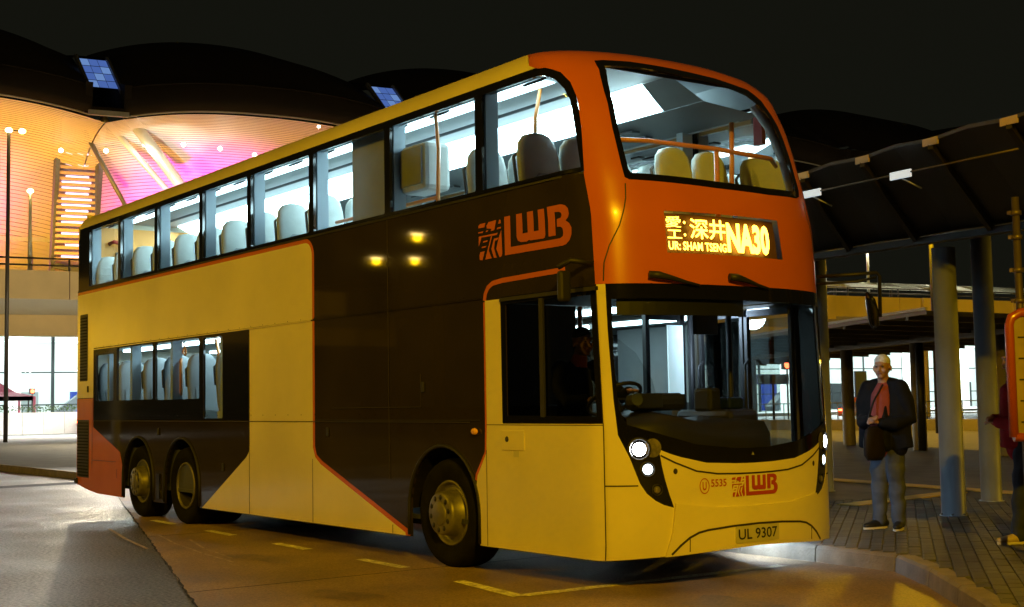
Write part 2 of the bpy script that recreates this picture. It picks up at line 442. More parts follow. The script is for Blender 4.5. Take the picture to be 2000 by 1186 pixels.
# pavement island
KERB = [(-60, 2.62), (-.15, 2.62), (.32, 2.55), (.72, 2.28), (1.55, 1.56), (2.6, .62), (6.5, -2.9), (14, -9.5)]
isl = KERB+[(40, 10), (20, 34), (-60, 42)]
inner = [(x+.13*(.0 if i < 2 else .62), y+.14*(1 if i < 2 else .8)) for i, (x, y) in enumerate(KERB)]
pav = sheet('pavement', inner+isl[len(KERB):], .142, 'paver_far', None, 'structure', .14)
kerb = bpy.data.objects.new('kerb', None); COL.objects.link(kerb); kerb['kind'] = 'structure'
def along(pts, d):
    out = [Vector(pts[0])]; acc = 0
    for p, q in zip(pts, pts[1:]):
        p, q = Vector(p), Vector(q); L = (q-p).length; s0 = d-acc
        while s0 <= L: out.append(p+(q-p)*s0/L); s0 += d
        acc = (acc+L) % d
    return out
kp = [Vector(p) for p in KERB[:1]]
kpts = along([(-14.35, 2.62)]+KERB[1:], .915)
# put joints at the bends too
for p, q in zip(kpts, kpts[1:]):
    t = (q-p).normalized(); nrm = Vector((-t.y, t.x)); p2 = p+t*.006; q2 = q-t*.006
    b = MB()
    prof = [(-.0, 0), (.012, .125), (.035, .148), (.145, .152), (.145, 0)]
    vs = []
    for e in (p2, q2):
        for o_, z in prof: vs.append((e.x+nrm.x*o_, e.y+nrm.y*o_, z))
    n = len(prof)
    b.add(vs, [(i, (i+1) % n, n+(i+1) % n, n+i) for i in range(n)]+[tuple(reversed(range(n))), tuple(range(n, 2*n))])
    b.f = [tuple(reversed(f)) for f in b.f]
    b.build('kerb_stone', 'kerb_stone', kerb)
b = MB(); b.prism([(-60, 2.62), (-14.4, 2.62), (-14.4, 2.76), (-60, 2.76)], 0, .15); b.build('kerb_run', 'kerb_stone', kerb)
# pavers: nearest 300 as pieces, the rest as one mesh
def in_poly(x, y, lp): return inside((x, y), [lp])
pd = Vector((-.62, .785)).normalized(); pn = Vector((pd.y, -pd.x))
cand = []
for i in range(-60, 140):
    for j in range(-70, 80):
        c = Vector((2.0, 1.5))+pd*((i+(.5 if j % 2 else 0))*.205)+pn*(j*.105)
        if not in_poly(c.x, c.y, inner+isl[len(KERB):]): continue
        d = Vector((c.x, c.y, .15))-CAM; zc = d.dot(fw)
        if zc < 3 or zc > 17: continue
        uu = 1000+FPX*d.dot(rt)/zc; vv = 593-FPX*d.dot(up)/zc
        if uu < 1380 or uu > 2030 or vv > 1215: continue
        if uu < 1600 and vv < 1040: continue
        cand.append((zc, c))
cand.sort(key=lambda t: t[0])
rzp = math.atan2(pd.y, pd.x)
pb = MB()
hx, hy = .0985, .0485
top = [(-hx+.006, -hy+.006), (hx-.006, -hy+.006), (hx-.006, hy-.006), (-hx+.006, hy-.006)]
bot = [(-hx, -hy), (hx, -hy), (hx, hy), (-hx, hy)]
pv_v = [(x, y, 0) for x, y in bot]+[(x, y, .012) for x, y in bot]+[(x, y, .016) for x, y in top]
pv_f = [(0, 1, 5, 4), (1, 2, 6, 5), (2, 3, 7, 6), (3, 0, 4, 7), (4, 5, 9, 8), (5, 6, 10, 9), (6, 7, 11, 10), (7, 4, 8, 11), (8, 9, 10, 11)]
pb.add(pv_v, pv_f); pme = pb.mesh('paver_block')
PV = []
for k in range(5):
    m2 = MATS['paver'].copy(); g = random.uniform(.78, 1.2)
    for nd in m2.node_tree.nodes:
        if nd.type == 'VALTORGB':
            for e in nd.color_ramp.elements: e.color = tuple(c*g for c in e.color[:3])+(1,)
    PV.append(m2)
pms = []
for m2 in PV:
    q = pme.copy(); q.materials.append(m2); pms.append(q)
rest = MB(); ca, sa = math.cos(rzp), math.sin(rzp)
for k, (zc, c) in enumerate(cand):
    dz = .139+random.uniform(-.0025, .0025); rr = rzp+random.uniform(-.012, .012)
    if k < 300:
        o = bpy.data.objects.new('paver', pms[random.randrange(5)]); o.location = (c.x, c.y, dz); o.rotation_euler.z = rr; link(o, pav)
    else:
        cc, ss = math.cos(rr), math.sin(rr)
        rest.add([(c.x+x*cc-y*ss, c.y+x*ss+y*cc, dz+z) for x, y, z in pv_v], pv_f)
me = rest.mesh('paver_field'); [me.materials.append(m2) for m2 in PV]
nf = len(pv_f); idx = np.repeat(np.random.RandomState(3).randint(0, 5, len(me.polygons)//nf), nf).astype(np.int32); me.polygons.foreach_set('material_index', idx)
o = bpy.data.objects.new('paver_field', me); o['kind'] = 'stuff'; link(o, pav)
# yellow tile strips standing in for bands of light between the canopies
tp = bpy.data.objects.new('light_band_strip', None); COL.objects.link(tp); tp['kind'] = 'structure'
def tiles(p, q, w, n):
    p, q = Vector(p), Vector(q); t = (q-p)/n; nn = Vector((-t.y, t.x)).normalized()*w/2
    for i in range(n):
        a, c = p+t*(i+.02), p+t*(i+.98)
        b = MB(); b.prism([tuple(a-nn), tuple(c-nn), tuple(c+nn), tuple(a+nn)], .15, .163); b.build('light_band_tile', 'light_band', tp)
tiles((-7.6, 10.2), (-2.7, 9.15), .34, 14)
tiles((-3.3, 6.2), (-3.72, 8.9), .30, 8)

# ================================================================== THE BUS
bus = thing('double_decker_bus', (-6.2, 1.27, 0), 'orange cream and charcoal double decker bus numbered 5535 showing route NA30', 'bus')
def arch(xc, r_=.57, zb=.24):   # notch points left to right, in (a, z)
    c = xc+.5; out = [(c-r_, zb)]
    for k in range(0, 19):
        an = math.pi-math.pi*k/18; out.append((c+r_*math.cos(an), .50+r_*math.sin(an)))
    return out+[(c+r_, zb)]
WHEELS = (-10.10, -8.58, -2.55)
AR = -12.15
def rect(x0, x1, z0, z1, r_=.05, seg=4):
    out = []
    for cx, cz, s0 in ((x0+r_, z0+r_, math.pi), (x1-r_, z0+r_, 1.5*math.pi), (x1-r_, z1-r_, 0), (x0+r_, z1-r_, .5*math.pi)):
        for k in range(seg+1):
            an = s0+.5*math.pi*k/seg; out.append((cx+r_*math.cos(an), cz+r_*math.sin(an)))
    return out
low_panes = [rect(-11.31, -10.57, 1.57, 2.23, .03), rect(-10.44, -9.07, 1.57, 2.30, .03), rect(-8.98, -7.52, 1.56, 2.30, .03), rect(-7.40, -6.82, 1.32, 2.29, .02)]
cab_hole = [(-1.06, 1.34), (.10, 1.33), (.10, 2.26), (-1.06, 2.26)]
XT = [(a, z) for a in (-.12, .0, .04, .08, .115) for z in np.arange(.26, 3.2, .12)]
bottom = [(AR, .36), (-11.7, .29), (-11.2, .25)]
for w in WHEELS: bottom += arch(w)
base_loop = bottom+[(.15, .245), (.15, 2.33), (.141, 2.33), (.141, 3.222), (AR, 3.222)]
patch('side_panel', [base_loop]+low_panes+[cab_hole], 'charcoal', bus, dens=.1, extra=XT, thick=.03, label='charcoal offside body panel')
# cream livery of the rear half and centre column with an orange edge
def arc(cx, cz, r_, a0, a1, n=6): return [(cx+r_*math.cos(R(a0+(a1-a0)*i/n)), cz+r_*math.sin(R(a0+(a1-a0)*i/n))) for i in range(n+1)]
x = lambda v: v+.5
C1 = [(AR, 1.62), (x(-11.93), 1.62), (x(-11.93), 2.322), (x(-6.57), 2.322), (x(-6.57), 1.02), (x(-6.59), .94), (x(-6.66), .88), (x(-7.93), .245), (x(-3.2), .245), (x(-3.2), .27), (x(-4.86), .85), (x(-4.98), .92), (x(-5.03), 1.02)]+arc(x(-5.18), 3.01, .15, 0, 90)+[(AR, 3.16)]
C1o = [(AR, 3.16), (x(-5.18), 3.16)]+arc(x(-5.18), 3.01, .15, 90, 0)+[(x(-5.03), 1.02), (x(-4.98), .92), (x(-4.86), .85), (x(-3.2), .27), (x(-3.2), .245), (x(-3.12), .245), (x(-3.12), .292), (x(-4.83), .885), (x(-4.95), .945), (x(-4.988), 1.03)]+arc(x(-5.18), 3.01, .192, 0, 90)+[(AR, 3.202)]
patch('livery_panel', [C1], 'cream', bus, off=.004, thick=.006, dens=.5, label='cream rear livery panel')
patch('livery_edge', [C1o], 'orange', bus, off=.003, thick=.004, dens=.5, label='thin orange edge of the livery')
O1 = [(AR, .36), (-11.7, .29), (-11.2, .25), (-10.175, .245), (-10.175, .5), (-10.18, .56), (-10.2, .66), (x(-10.80), .86), (x(-11.93), 1.2), (x(-11.93), 1.612), (AR, 1.612)]
patch('tail_panel', [O1], 'orange', bus, off=.004, thick=.006, dens=.5, label='orange tail panel')
C2 = [(-1.474, .245), (.148, .247), (.148, 1.272), (-1.12, 1.272), (-1.13, 2.31), (-1.35, 2.31), (-1.35, 1.28), (-1.36, 1.03), (-1.5, .83), (-1.525, .72), (-1.478, .58)]
patch('cab_panel', [C2], 'cream', bus, off=.007, thick=.006, dens=.06, extra=XT, label='cream cab panel')
OS = [(-1.53, .79), (-1.515, .84), (-1.375, 1.03), (-1.365, 1.28), (-1.365, 2.30)]
patch('livery_edge', [stroke(OS, .034)], 'orange', bus, off=.003, thick=.004)
OT = [(-1.366, 2.31), (-1.35, 2.37), (-1.31, 2.42), (-1.24, 2.45), (-1.1, 2.463), (-.2, 2.478)]
patch('livery_edge', [stroke(OT, .042)], 'orange', bus, off=.003, thick=.004)
patch('window_band', [[(x(-11.92), 1.30), (x(-6.58), 1.30), (x(-6.58), 2.315), (x(-11.92), 2.315)]]+low_panes, 'black_gloss', bus, off=.003, thick=.004, dens=.6)
for k, lp in enumerate(low_panes):
    patch('window_pane', [lp], 'pane', bus, off=-.012)
patch('cab_window_frame', [[(-1.118, 1.278), (.148, 1.278), (.148, 2.325), (-1.118, 2.325)], cab_hole], 'black_gloss', bus, off=.008, thick=.008, dens=.06, extra=XT)
patch('cab_window', [cab_hole], 'cab_glass', bus, off=-.010, dens=.1, extra=XT)
b = MB(); b.box((-1.05, -.012, 1.8), (.05, .02, .95)); b.box((-.98, -.012, 2.30), (1.26, .03, .03)); b.build('cab_window_rail', 'black_matte', bus)
# seams and mouldings
def seam(line, w=.007, off=.0095, m='seam', th=.003): patch('panel_seam', [stroke(line, w)], m, bus, off=off, thick=th, dens=.06)
seam([(-11.4, 1.287), (-1.6, 1.283)], .008); seam([(-1.35, 1.262), (.148, 1.262)], .006)
for xs2, z0, z1 in ((-6.57, .25, 1.28), (-5.03, .25, .9), (-3.42, .25, .33), (-1.86, .25, 1.05), (-10.9, .5, .62)): seam([(x(xs2), z0), (x(xs2), z1)], .005)
seam([(.148, .25), (.15, 1.28)], .008); seam([(x(-6.57), 1.3), (x(-6.57), 2.32)], .008)
seam([(x(-11.9), 2.335), (-1.4, 2.335)], .014, .009, 'cream' if False else 'charcoal')
seam([(x(-11.93), 2.322), (x(-5.05), 2.334)], .012, .014, 'cream', .010)
seam([(x(-11.95), .60), (x(-11.95), 1.6)], .006); seam([(x(-11.95), .72), (x(-10.95), .72)], .006)
for xs2 in (-3.47,): seam([(x(xs2), .75), (x(xs2), 3.2)], .005)
seam([(x(-4.98), 1.30), (x(-1.95), 1.30)], .005); seam([(x(-5.0), 2.345), (x(-1.9), 2.345)], .010, .012, 'charcoal', .01)
seam([(x(-4.6), 1.42), (x(-2.9), 1.42), (x(-2.9), 1.72)], .005)
for (hx_, hz_) in ((-2.86, 1.60), (-4.7, 1.18), (-7.3, .75), (-9.35, 1.15), (-12.15, 1.75)):
    b = MB(); b.box((hx_, -.010, hz_), (.05, .012, .09)); b.build('panel_latch', 'black_matte', bus, bevel=.004)
b = MB()
for zz in (2.30, 1.30):
    for xx in np.arange(-11.8, -2.1, .31): b.ball((xx, -.004, zz+.055), (.006, .004, .006), 6, 4)
b.build('rivets', 'charcoal', bus, kind='stuff')
# upper deck window band
FR = [(.151, 3.233), (.209, 3.603), (.240, 3.86), (.236, 3.98), (.19, 4.075), (.09, 4.135), (-.08, 4.155)]
def upband(mirror):
    outer = [(AR+.02, 3.224)]+FR+[(AR+.02, 4.158)]
    piv = [-1.92, -3.47, -5.04, -6.58, -7.97, -9.47, -10.86]
    panes = [[(x(-1.92)+.052, 3.262), (.128, 3.262), (.150, 3.542), (.178, 3.82), (.165, 3.93), (.12, 4.02), (.03, 4.068), (-.12, 4.082), (x(-1.92)+.052, 4.085)]]
    for i in range(len(piv)):
        x1 = x(piv[i])-.052; x0 = x(piv[i+1])+.052 if i+1 < len(piv) else x(-12.14)
        panes.append(rect(x0, x1, 3.264, 4.085, .02, 2))
    fx = mir if mirror else (lambda l: l)
    patch('upper_window_band', [fx(outer)]+[fx(p) for p in panes], 'black_gloss', bus, off=.002, thick=.03, dens=.25)
    for p in panes: patch('upper_window', [fx(p)], 'pane', bus, off=-.008, dens=.3)
upband(False); upband(True)
patch('sill_trim', [stroke([(AR+.02, 3.214), (.14, 3.214)], .016)], 'black_matte', bus, off=.010, thick=.01, dens=.4)
# roof cove, roof
for fx in ((lambda l: l), mir):
    patch('roof_cove', [fx([(AR, 4.16), (-.09, 4.157), (-.33, 4.20), (-.33, 4.398), (AR, 4.398)])], 'cream', bus, grid=.12, dens=.1)
cap = [body0(a, 4.398) for a in [AR+i*.6 for i in range(20)]+list(np.linspace(-.3, LF+.3, 30))+[LF+.6+i*.6 for i in range(20)]]
b = MB(); b.add([(p.x, p.y, 4.398) for p in cap], [tuple(range(len(cap)))]); b.build('roof', 'cream', bus)
b = MB()
b.prism([(-4.45, .8), (-3.55, .8), (-3.55, 1.7), (-4.45, 1.7)], 4.39, 4.46); b.build('roof_hatch', 'cream', bus, bevel=.02)
# rear wall
b = MB(); b.prism([(-12.64, .0), (-12.60, .0), (-12.60, 2.53), (-12.64, 2.53)], .34, 1.6); b.build('rear_panel', 'orange', bus)
b = MB(); b.prism([(-12.64, .0), (-12.60, .0), (-12.60, 2.53), (-12.64, 2.53)], 1.602, 4.2); b.prism([(-12.64, .12), (-12.6, .12), (-12.6, 2.41), (-12.64, 2.41)], 4.2, 4.39); b.build('rear_panel', 'cream', bus)
# vents in the tail
for (x0, x1, z0, z1) in ((-12.62, -12.10, .46, 1.30), (-12.52, -12.18, 1.87, 2.86)):
    patch('vent_panel', [rect(x(x0), x(x1), z0, z1, .02, 2)], 'black_matte', bus, off=.008, thick=.004)
    b = MB(); k = int((z1-z0)/.045)
    for i in range(k): b.box(((x0+x1)/2, -.012, z0+.03+i*.045), (x1-x0-.05, .012, .014))
    b.build('vent_slats', 'chassis', bus, kind='stuff')
b = MB(); b.box((-12.62, -.02, .40), (.06, .04, .08)); b.build('bump_stop', 'black_matte', bus)
# front: cream mask, orange upper front, windscreens
wl = [(.222, 2.335), (.221, 1.962), (.236, 1.457), (.256, 1.187), (.341, 1.013), (.414, .821), (.465, .745), (.531, .691), (.60, .655), (.684, .632), (.648, .73), (.617, .834), (.59, .95), (.57, 1.073), (.66, 1.038), (.752, 1.01), (.981, .96), (1.285, .945), (LF/2, .942)]
bl = [(.15, .247), (.405, .262), (1.06, .292), (LF/2, .305)]
fc = bl+mir(bl)[1:]+[(LF-.15, 2.335)]+mir(wl)[::-1][::-1]
fcl = bl+[p for p in mir(bl)[1:]]+[(LF-.15, 2.335)]+[(LF-a, z) for a, z in wl]+wl[::-1][1:]+[(.15, 2.335)]
patch('front_mask', [fcl], 'cream', bus, grid=.06, dens=.05, thick=.02, label='cream front mask')
gl = [(.262, 2.222), (.256, 1.766), (.272, 1.379), (.33, 1.263), (.585, 1.188), (.891, 1.103), (1.289, 1.062), (LF/2, 1.06)]
glass_l = gl+[(LF-a, z) for a, z in gl[::-1][1:]]
frame_l = wl+[(LF-a, z) for a, z in wl[::-1][1:]]
patch('windscreen_surround', [frame_l, glass_l], 'black_gloss', bus, off=-.002, grid=.07, dens=.06, thick=.015)
patch('windscreen', [glass_l], 'windscreen', bus, off=-.010, grid=.09, dens=.08)
wu = [(.528, 4.190), (.498, 4.05), (.474, 3.888), (.448, 3.577), (.450, 3.25), (.456, 3.170), (.49, 3.152), (.796, 3.141), (1.292, 3.123), (1.89, 3.118), (2.35, 3.136), (2.42, 3.16), (2.452, 3.22), (2.45, 3.453), (2.425, 3.707), (2.37, 3.90), (2.29, 4.03), (2.13, 4.11), (1.743, 4.165), (1.213, 4.197), (.864, 4.210), (.60, 4.202)]
wug = [(.580, 4.135), (.545, 4.0), (.515, 3.85), (.495, 3.577), (.500, 3.24), (.51, 3.208), (.796, 3.197), (1.292, 3.18), (1.89, 3.175), (2.33, 3.192), (2.375, 3.25), (2.372, 3.46), (2.345, 3.70), (2.29, 3.87), (2.20, 3.985), (2.07, 4.05), (1.72, 4.105), (1.213, 4.135), (.864, 4.148), (.64, 4.144)]
disp = [(.735, 2.578), (1.975, 2.578), (1.935, 2.900), (.728, 2.905)]
fo = [(.143, 2.337), (LF-.143, 2.337), (LF-.143, 3.222)]+[(LF-a, z) for a, z in FR]+[(LF+.33, 4.20), (LF+.33, 4.396), (-.33, 4.396), (-.33, 4.20)]+FR[::-1]+[(.143, 3.222)]
patch('front_upper_panel', [fo, wu, disp], 'orange', bus, grid=.07, dens=.06, label='orange upper front and corner pillars')
patch('upper_windscreen_surround', [wu, wug], 'black_gloss', bus, off=.002, grid=.08, dens=.06, thick=.015)
patch('upper_windscreen', [wug], 'windscreen', bus, off=-.006, grid=.09, dens=.08)
# moulded crease lines of the orange corner
for fx in ((lambda l: l), mir):
    patch('corner_crease', [fx(stroke([(.452, 3.12), (.432, 3.0), (.358, 2.786), (.27, 2.629), (.222, 2.50), (.209, 2.36)], .010))], 'seam', bus, off=.002, thick=.003, dens=.05)
# destination display
patch('destination_display', [disp], 'display_black', bus, off=-.050, grid=.1, dens=.1, label='amber destination display')
dm = bmap(-.016)
text_on('display_text', 'NA30', (1.335, 1.83, 2.605, 2.848), 'led', bus, dm, .045)
text_on('display_text', '\u6df1', (.965, 1.145, 2.70, 2.86), 'led', bus, dm, .012)
text_on('display_text', '\u4e95', (1.155, 1.325, 2.70, 2.86), 'led', bus, dm, .014)
text_on('display_text', '\u611b', (.745, .885, 2.782, 2.868), 'led', bus, dm, .004)
text_on('display_text', '\u5de5', (.755, .885, 2.695, 2.762), 'led', bus, dm, .014)
text_on('display_text', '\u00b7', (.905, .925, 2.812, 2.835), 'led', bus, dm, .02)
text_on('display_text', '\u00b7', (.905, .925, 2.715, 2.738), 'led', bus, dm, .02)
text_on('display_text', 'UR: SHAM TSENG', (.760, 1.325, 2.605, 2.672), 'led', bus, dm, .018)
# operator lettering
def lg(px, py): return ((px-610)/1150., (1010-(py+.158*(px-610)))/720.)
LOGO = [[(0, 0), (.86, 0), (.91, .02), (.965, .11), (.995, .24), (1, .40), (.97, .52), (.92, .60), (.955, .66), (.974, .75), (.974, .88), (.94, .97), (.87, 1.02), (.661, 1.02), (.661, .28), (.765, .28), (.765, .855), (.83, .845), (.862, .81), (.866, .75), (.85, .69), (.79, .67), (.79, .485), (.84, .47), (.87, .42), (.878, .30), (.868, .23), (.83, .19), (.091, .19), (.091, 1), (0, 1)],
        [(.183, 1.0), (.183, .42), (.2, .32), (.25, .27), (.33, .26), (.365, .29), (.39, .27), (.58, .26), (.605, .28), (.613, .34), (.613, 1), (.517, 1), (.517, .48), (.444, .48), (.444, 1), (.352, 1), (.352, .48), (.274, .48), (.274, 1)]]
for raw in ([(145, 480), (150, 430), (175, 400), (275, 380), (255, 465)], [(290, 440), (330, 370), (468, 338), (430, 530), (365, 545), (380, 500), (300, 490)], [(500, 415), (520, 335), (545, 340), (552, 400)],
            [(145, 580), (145, 555), (235, 540), (220, 570)], [(275, 555), (295, 525), (325, 520), (305, 552)], [(470, 515), (490, 480), (550, 470), (550, 500)],
            [(150, 640), (490, 580), (470, 620), (200, 660), (150, 830)], [(225, 755), (235, 725), (312, 712), (300, 742)], [(195, 862), (210, 832), (288, 820), (270, 848)],
            [(370, 640), (390, 638), (325, 905), (378, 1058), (260, 1080)], [(420, 690), (505, 670), (480, 715), (440, 730), (420, 870), (465, 1045), (415, 1050), (372, 880)],
            [(510, 660), (555, 530), (565, 980), (545, 1030), (515, 1040), (460, 880)], [(165, 1090), (160, 1000), (175, 935), (255, 920), (215, 1090)]):
    LOGO.append([lg(*p) for p in raw])
def logo(a0, a1, z0, z1, m, off):
    root = None
    for lp in LOGO:
        o = patch('logo_letter', [[(a0+X*(a1-a0), z0+Y*(z1-z0)) for X, Y in lp]], m, bus, off=off, dens=.05)
logo(x(-1.545), x(-.575), 2.668, 2.992, 'orange', .004)
logo(1.365, 1.725, .692, .846, 'logo_red', .005)
text_on('fleet_number', '5535', (1.015, 1.165, .775, .832), 'logo_red', bus, bmap(.005), .012)
text_on('fleet_letter', 'U', (.935, .972, .752, .815), 'logo_red', bus, bmap(.005), .02)
ring = [(.9535+.046*math.cos(t), .784+.060*math.sin(t)) for t in np.linspace(0, 2*math.pi, 24, False)]
ring2 = [(.9535+.039*math.cos(t), .784+.053*math.sin(t)) for t in np.linspace(0, 2*math.pi, 24, False)]
patch('fleet_ring', [ring, ring2], 'logo_red', bus, off=.005)
# number plate and its recess
pl = patch('number_plate', [rect(1.225, 1.695, .335, .462, .01, 2)], 'plate', bus, off=.030, thick=.02, dens=.1)
text_on('plate_text', 'UL 9307', (1.250, 1.672, .358, .440), 'plate_text', pl, bmap(.0315), .012)
# bumper steps and seams
half = [(.69, .665), (1.066, .617), (LF/2, .612)]
up_edge = half+[(LF-a, z) for a, z in half[::-1][1:]]
hb = [(.60, .270), (1.06, .294), (LF/2, .307)]
lo_edge = hb+[(LF-a, z) for a, z in hb[::-1][1:]]
patch('bumper', [lo_edge+[(LF-.66, .45)]+up_edge[::-1]+[(.66, .45)]], 'cream', bus, off=.022, thick=.022, grid=.06, dens=.05, label='cream bumper moulding')
lc = [(.648, .286), (.72, .35), (.8, .404), (.88, .437), (.964, .452), (1.2, .468), (LF/2, .474)]
lcm = lc+[(LF-a, z) for a, z in lc[::-1][1:]]
seam(lcm, .016, .0245, 'seam')
bn = [(.581, 1.027), (.70, .97), (.884, .901), (1.08, .873), (1.281, .866), (LF/2, .864)]
seam(bn+[(LF-a, z) for a, z in bn[::-1][1:]], .012, .004)
for fx in ((lambda l: l), mir):
    patch('panel_seam', [fx(stroke([(.15, .805), (.40, .805)], .010))], 'seam', bus, off=.003, thick=.003, dens=.05)
    patch('panel_seam', [fx(stroke([(.80, .30), (.80, .40)], .007))], 'seam', bus, off=.0245, thick=.003)
    patch('tow_cover', [fx([(.70+.018*math.cos(t), .905+.022*math.sin(t)) for t in np.linspace(0, 2*math.pi, 14, False)])], 'seam', bus, off=.004)
text_on('maker_mark', '\u25b2', (1.44, 1.47, 1.005, 1.03), 'interior_grey', bus, bmap(.001), 0)
# headlamps
for side in (0, 1):
    for (a, z, rr, m, nm) in ((.415, 1.077, .072, 'headlight_main', 'headlight'), (.478, .926, .050, 'headlight_low', 'headlight'), (.548, .771, .036, 'lamp_glass_clear', 'indicator_lamp')):
        aa = LF-a if side else a
        c = body0(aa, z); nn = bodyn(aa, z); d = (nn*.25+Vector((1, 0, 0))*.75).normalized()
        b = MB(); b.lathe([(rr*1.25, -.02), (rr*1.28, .004), (rr*1.06, .010), (rr*1.0, -.004)], c, nn, 20); o = b.build('lamp_bezel', 'black_matte', bus)
        k_ = .74 if m == 'headlight_main' else .82
        b = MB(); b.lathe([(rr*1.0, -.004), (rr*k_, -.018)], c, nn, 20); b.build('lamp_reflector', 'mirror', o)
        b = MB(); b.lathe([(rr*k_, -.006), (rr*k_*.9, .006), (rr*k_*.55, .012), (.001, .014)], c, nn, 20); b.build(nm, m, o)
    a0 = .52
    lp = [(.52+.068*math.cos(t), 1.085+.072*math.sin(t)) for t in np.linspace(0, 2*math.pi, 20, False)]
    if side: lp = mir(lp)
    patch('lamp_lens', [lp], 'lamp_glass_clear', bus, off=.003)
hl = light('headlight_beam', 'SPOT', tuple(body0(.43, 1.07)+bodyn(.43, 1.07)*.06), 4, (.95, .98, 1), aim=(14, -1.0, .2), size=.06, spot=70, blend=.8)
hl2 = light('headlight_beam', 'SPOT', tuple(body0(LF-.43, 1.07)+bodyn(LF-.43, 1.07)*.06), 3, (.95, .98, 1), aim=(14, 3.5, .2), size=.06, spot=70, blend=.8)
for q in (hl, hl2): q.parent = bus; q.matrix_parent_inverse = Matrix.Translation(-BASE[bus])
# wipers on the orange lip
for a0 in (.575, 1.31):
    b = MB(); p = [bmap(.03)(a0-.02, 2.40), bmap(.05)(a0+.05, 2.395), bmap(.045)(a0+.16, 2.375), bmap(.03)(a0+.30, 2.345), bmap(.025)(a0+.42, 2.325)]
    b.tube(p, [.030, .030, .020, .013, .010], 8); b.build('wiper', 'black_matte', bus)
# small things on the offside
b = MB(); b.box((-1.47, -.010, 1.135), (.32, .010, .165)); b.build('filler_flap', 'cream', bus, bevel=.006)
b = MB(); b.lathe([(.001, .019), (.022, .019), (.026, .012)], (-1.55, 0, 1.145), (0, -1, 0), 14); b.build('flap_lock', 'black_matte', bus)
b = MB(); b.box((-1.43, -.0075, 1.025), (.075, .003, .05)); b.build('notice_label', 'plate', bus)
b = MB(); b.ball((-2.02, -.02, 1.205), (.05, .018, .03)); b.build('side_marker', 'amber', bus)
b = MB(); b.box((-9.33, -.012, .45), (.10, .02, .32)); b.build('mud_guard', 'black_gloss', bus)
# wheel arches (lips and housings) and wheels
for w in WHEELS:
    lp = [(w+.575*math.cos(t), -.004, .5+.575*math.sin(t)) for t in np.linspace(0, math.pi, 22)]
    lp = [(w+.575, -.004, .26)]+lp+[(w-.575, -.004, .26)]
    b = MB(); b.tube(lp, .018, 6); b.build('wheel_arch_lip', 'black_matte', bus)
    b = MB(); n = 20; vs = []; fs = []
    for yy in (.01, .75):
        vs += [(w+.57*math.cos(math.pi*k/n), yy, .5+.57*math.sin(math.pi*k/n)) for k in range(n+1)]
    fs = [(k, k+1, n+2+k, n+1+k) for k in range(n)]
    b.add(vs, fs); b.box((w, .76, .62), (1.2, .02, .95)); b.build('wheel_housing', 'chassis', bus)
TY = [(.285, .015), (.33, -.015), (.40, -.030), (.455, -.022), (.472, .01), (.480, .05), (.480, .24), (.470, .28), (.40, .30), (.29, .29)]
def wheel(xw, yo, style, near):
    s_ = -1 if near else 1      # near: facing the camera side
    o = Vector((xw, yo, .482)); ax = (0, 1, 0) if near else (0, -1, 0)
    b = MB(); b.lathe(TY, o, ax, 40)
    for k in range(3): b.lathe([(.481, .09+k*.05), (.474, .10+k*.05), (.481, .11+k*.05)], o, ax, 40)
    t = b.build('wheel', 'rubber', bus)
    b = MB()
    if style == 'convex': b.lathe([(.290, .02), (.285, .0), (.272, .0), (.262, .03), (.232, .05), (.205, .03), (.194, -.070), (.184, -.098), (.168, -.104), (.105, -.104)], o, ax, 36)
    else:
        b.lathe([(.262, .01), (.250, .10), (.235, .17), (.16, .185), (.11, .185)], o, ax, 36); b.build('wheel_dish', 'wheel_dark', t)
        b = MB(); b.lathe([(.290, .0), (.284, -.014), (.270, -.014), (.262, .012)], o, ax, 36)
    b.build('rim', 'wheel_metal', t)
    b = MB()
    if style == 'convex': b.lathe([(.107, -.103), (.104, -.112), (.094, -.116), (.001, -.116)], o, ax, 24)
    else: b.lathe([(.115, .185), (.112, .11), (.10, .08), (.08, .065), (.001, .06)], o, ax, 24)
    b.build('hub', 'wheel_metal' if style == 'convex' else 'wheel_dirty', t)
    b = MB(); zz = -.104 if style == 'convex' else .183
    for k in range(10):
        an = 2*math.pi*k/10+.2; c = o+Vector((math.cos(an)*.143, 0, math.sin(an)*.143))
        b.lathe([(.024, zz+.012), (.024, zz-.001), (.001, zz-.002)], c, ax, 10)
    b.build('rim_holes', 'black_matte', t, kind='stuff')
    return t
for w, st in zip(WHEELS, ('convex', 'concave', 'convex')):
    wheel(w, .06, st, True); wheel(w, 2.47, st, False)
    if st == 'concave':
        for yy in (.40, 2.13):
            b = MB(); b.lathe(TY, (w, yy, .482), (0, 1, 0) if yy < 1 else (0, -1, 0), 32); b.build('inner_tyre', 'rubber', bus)
b = MB(); b.box((-5.6, 1.27, .36), (5.2, 1.9, .10)); b.box((-11.6, 1.27, .42), (1.9, 2.2, .16)); b.box((-1.15, 1.27, .34), (1.3, 1.9, .06))
for w in WHEELS: b.box((w, 1.27, .48), (.22, 1.7, .2))
b.build('chassis', 'chassis', bus)
# nearside shell
door = [(LF+.14, .36), (LF+1.36, .36), (LF+1.36, 2.24), (LF+.14, 2.24)]
nwin = [rect(LF+1.52+i*1.52, LF+1.52+i*1.52+1.42, 1.25, 2.26, .04, 3) for i in range(7)]
nb = [(LF+.15, .245)]
for w in reversed(WHEELS): nb += [(LF-a, z) for a, z in arch(w)][::-1]
nb = [(LF-a, z) for a, z in bottom]
near_loop = [(LF-a, z) for a, z in base_loop]
dcut = [(LF+.14, .245), (LF+.14, 2.24), (LF+1.36, 2.24), (LF+1.36, .245)]
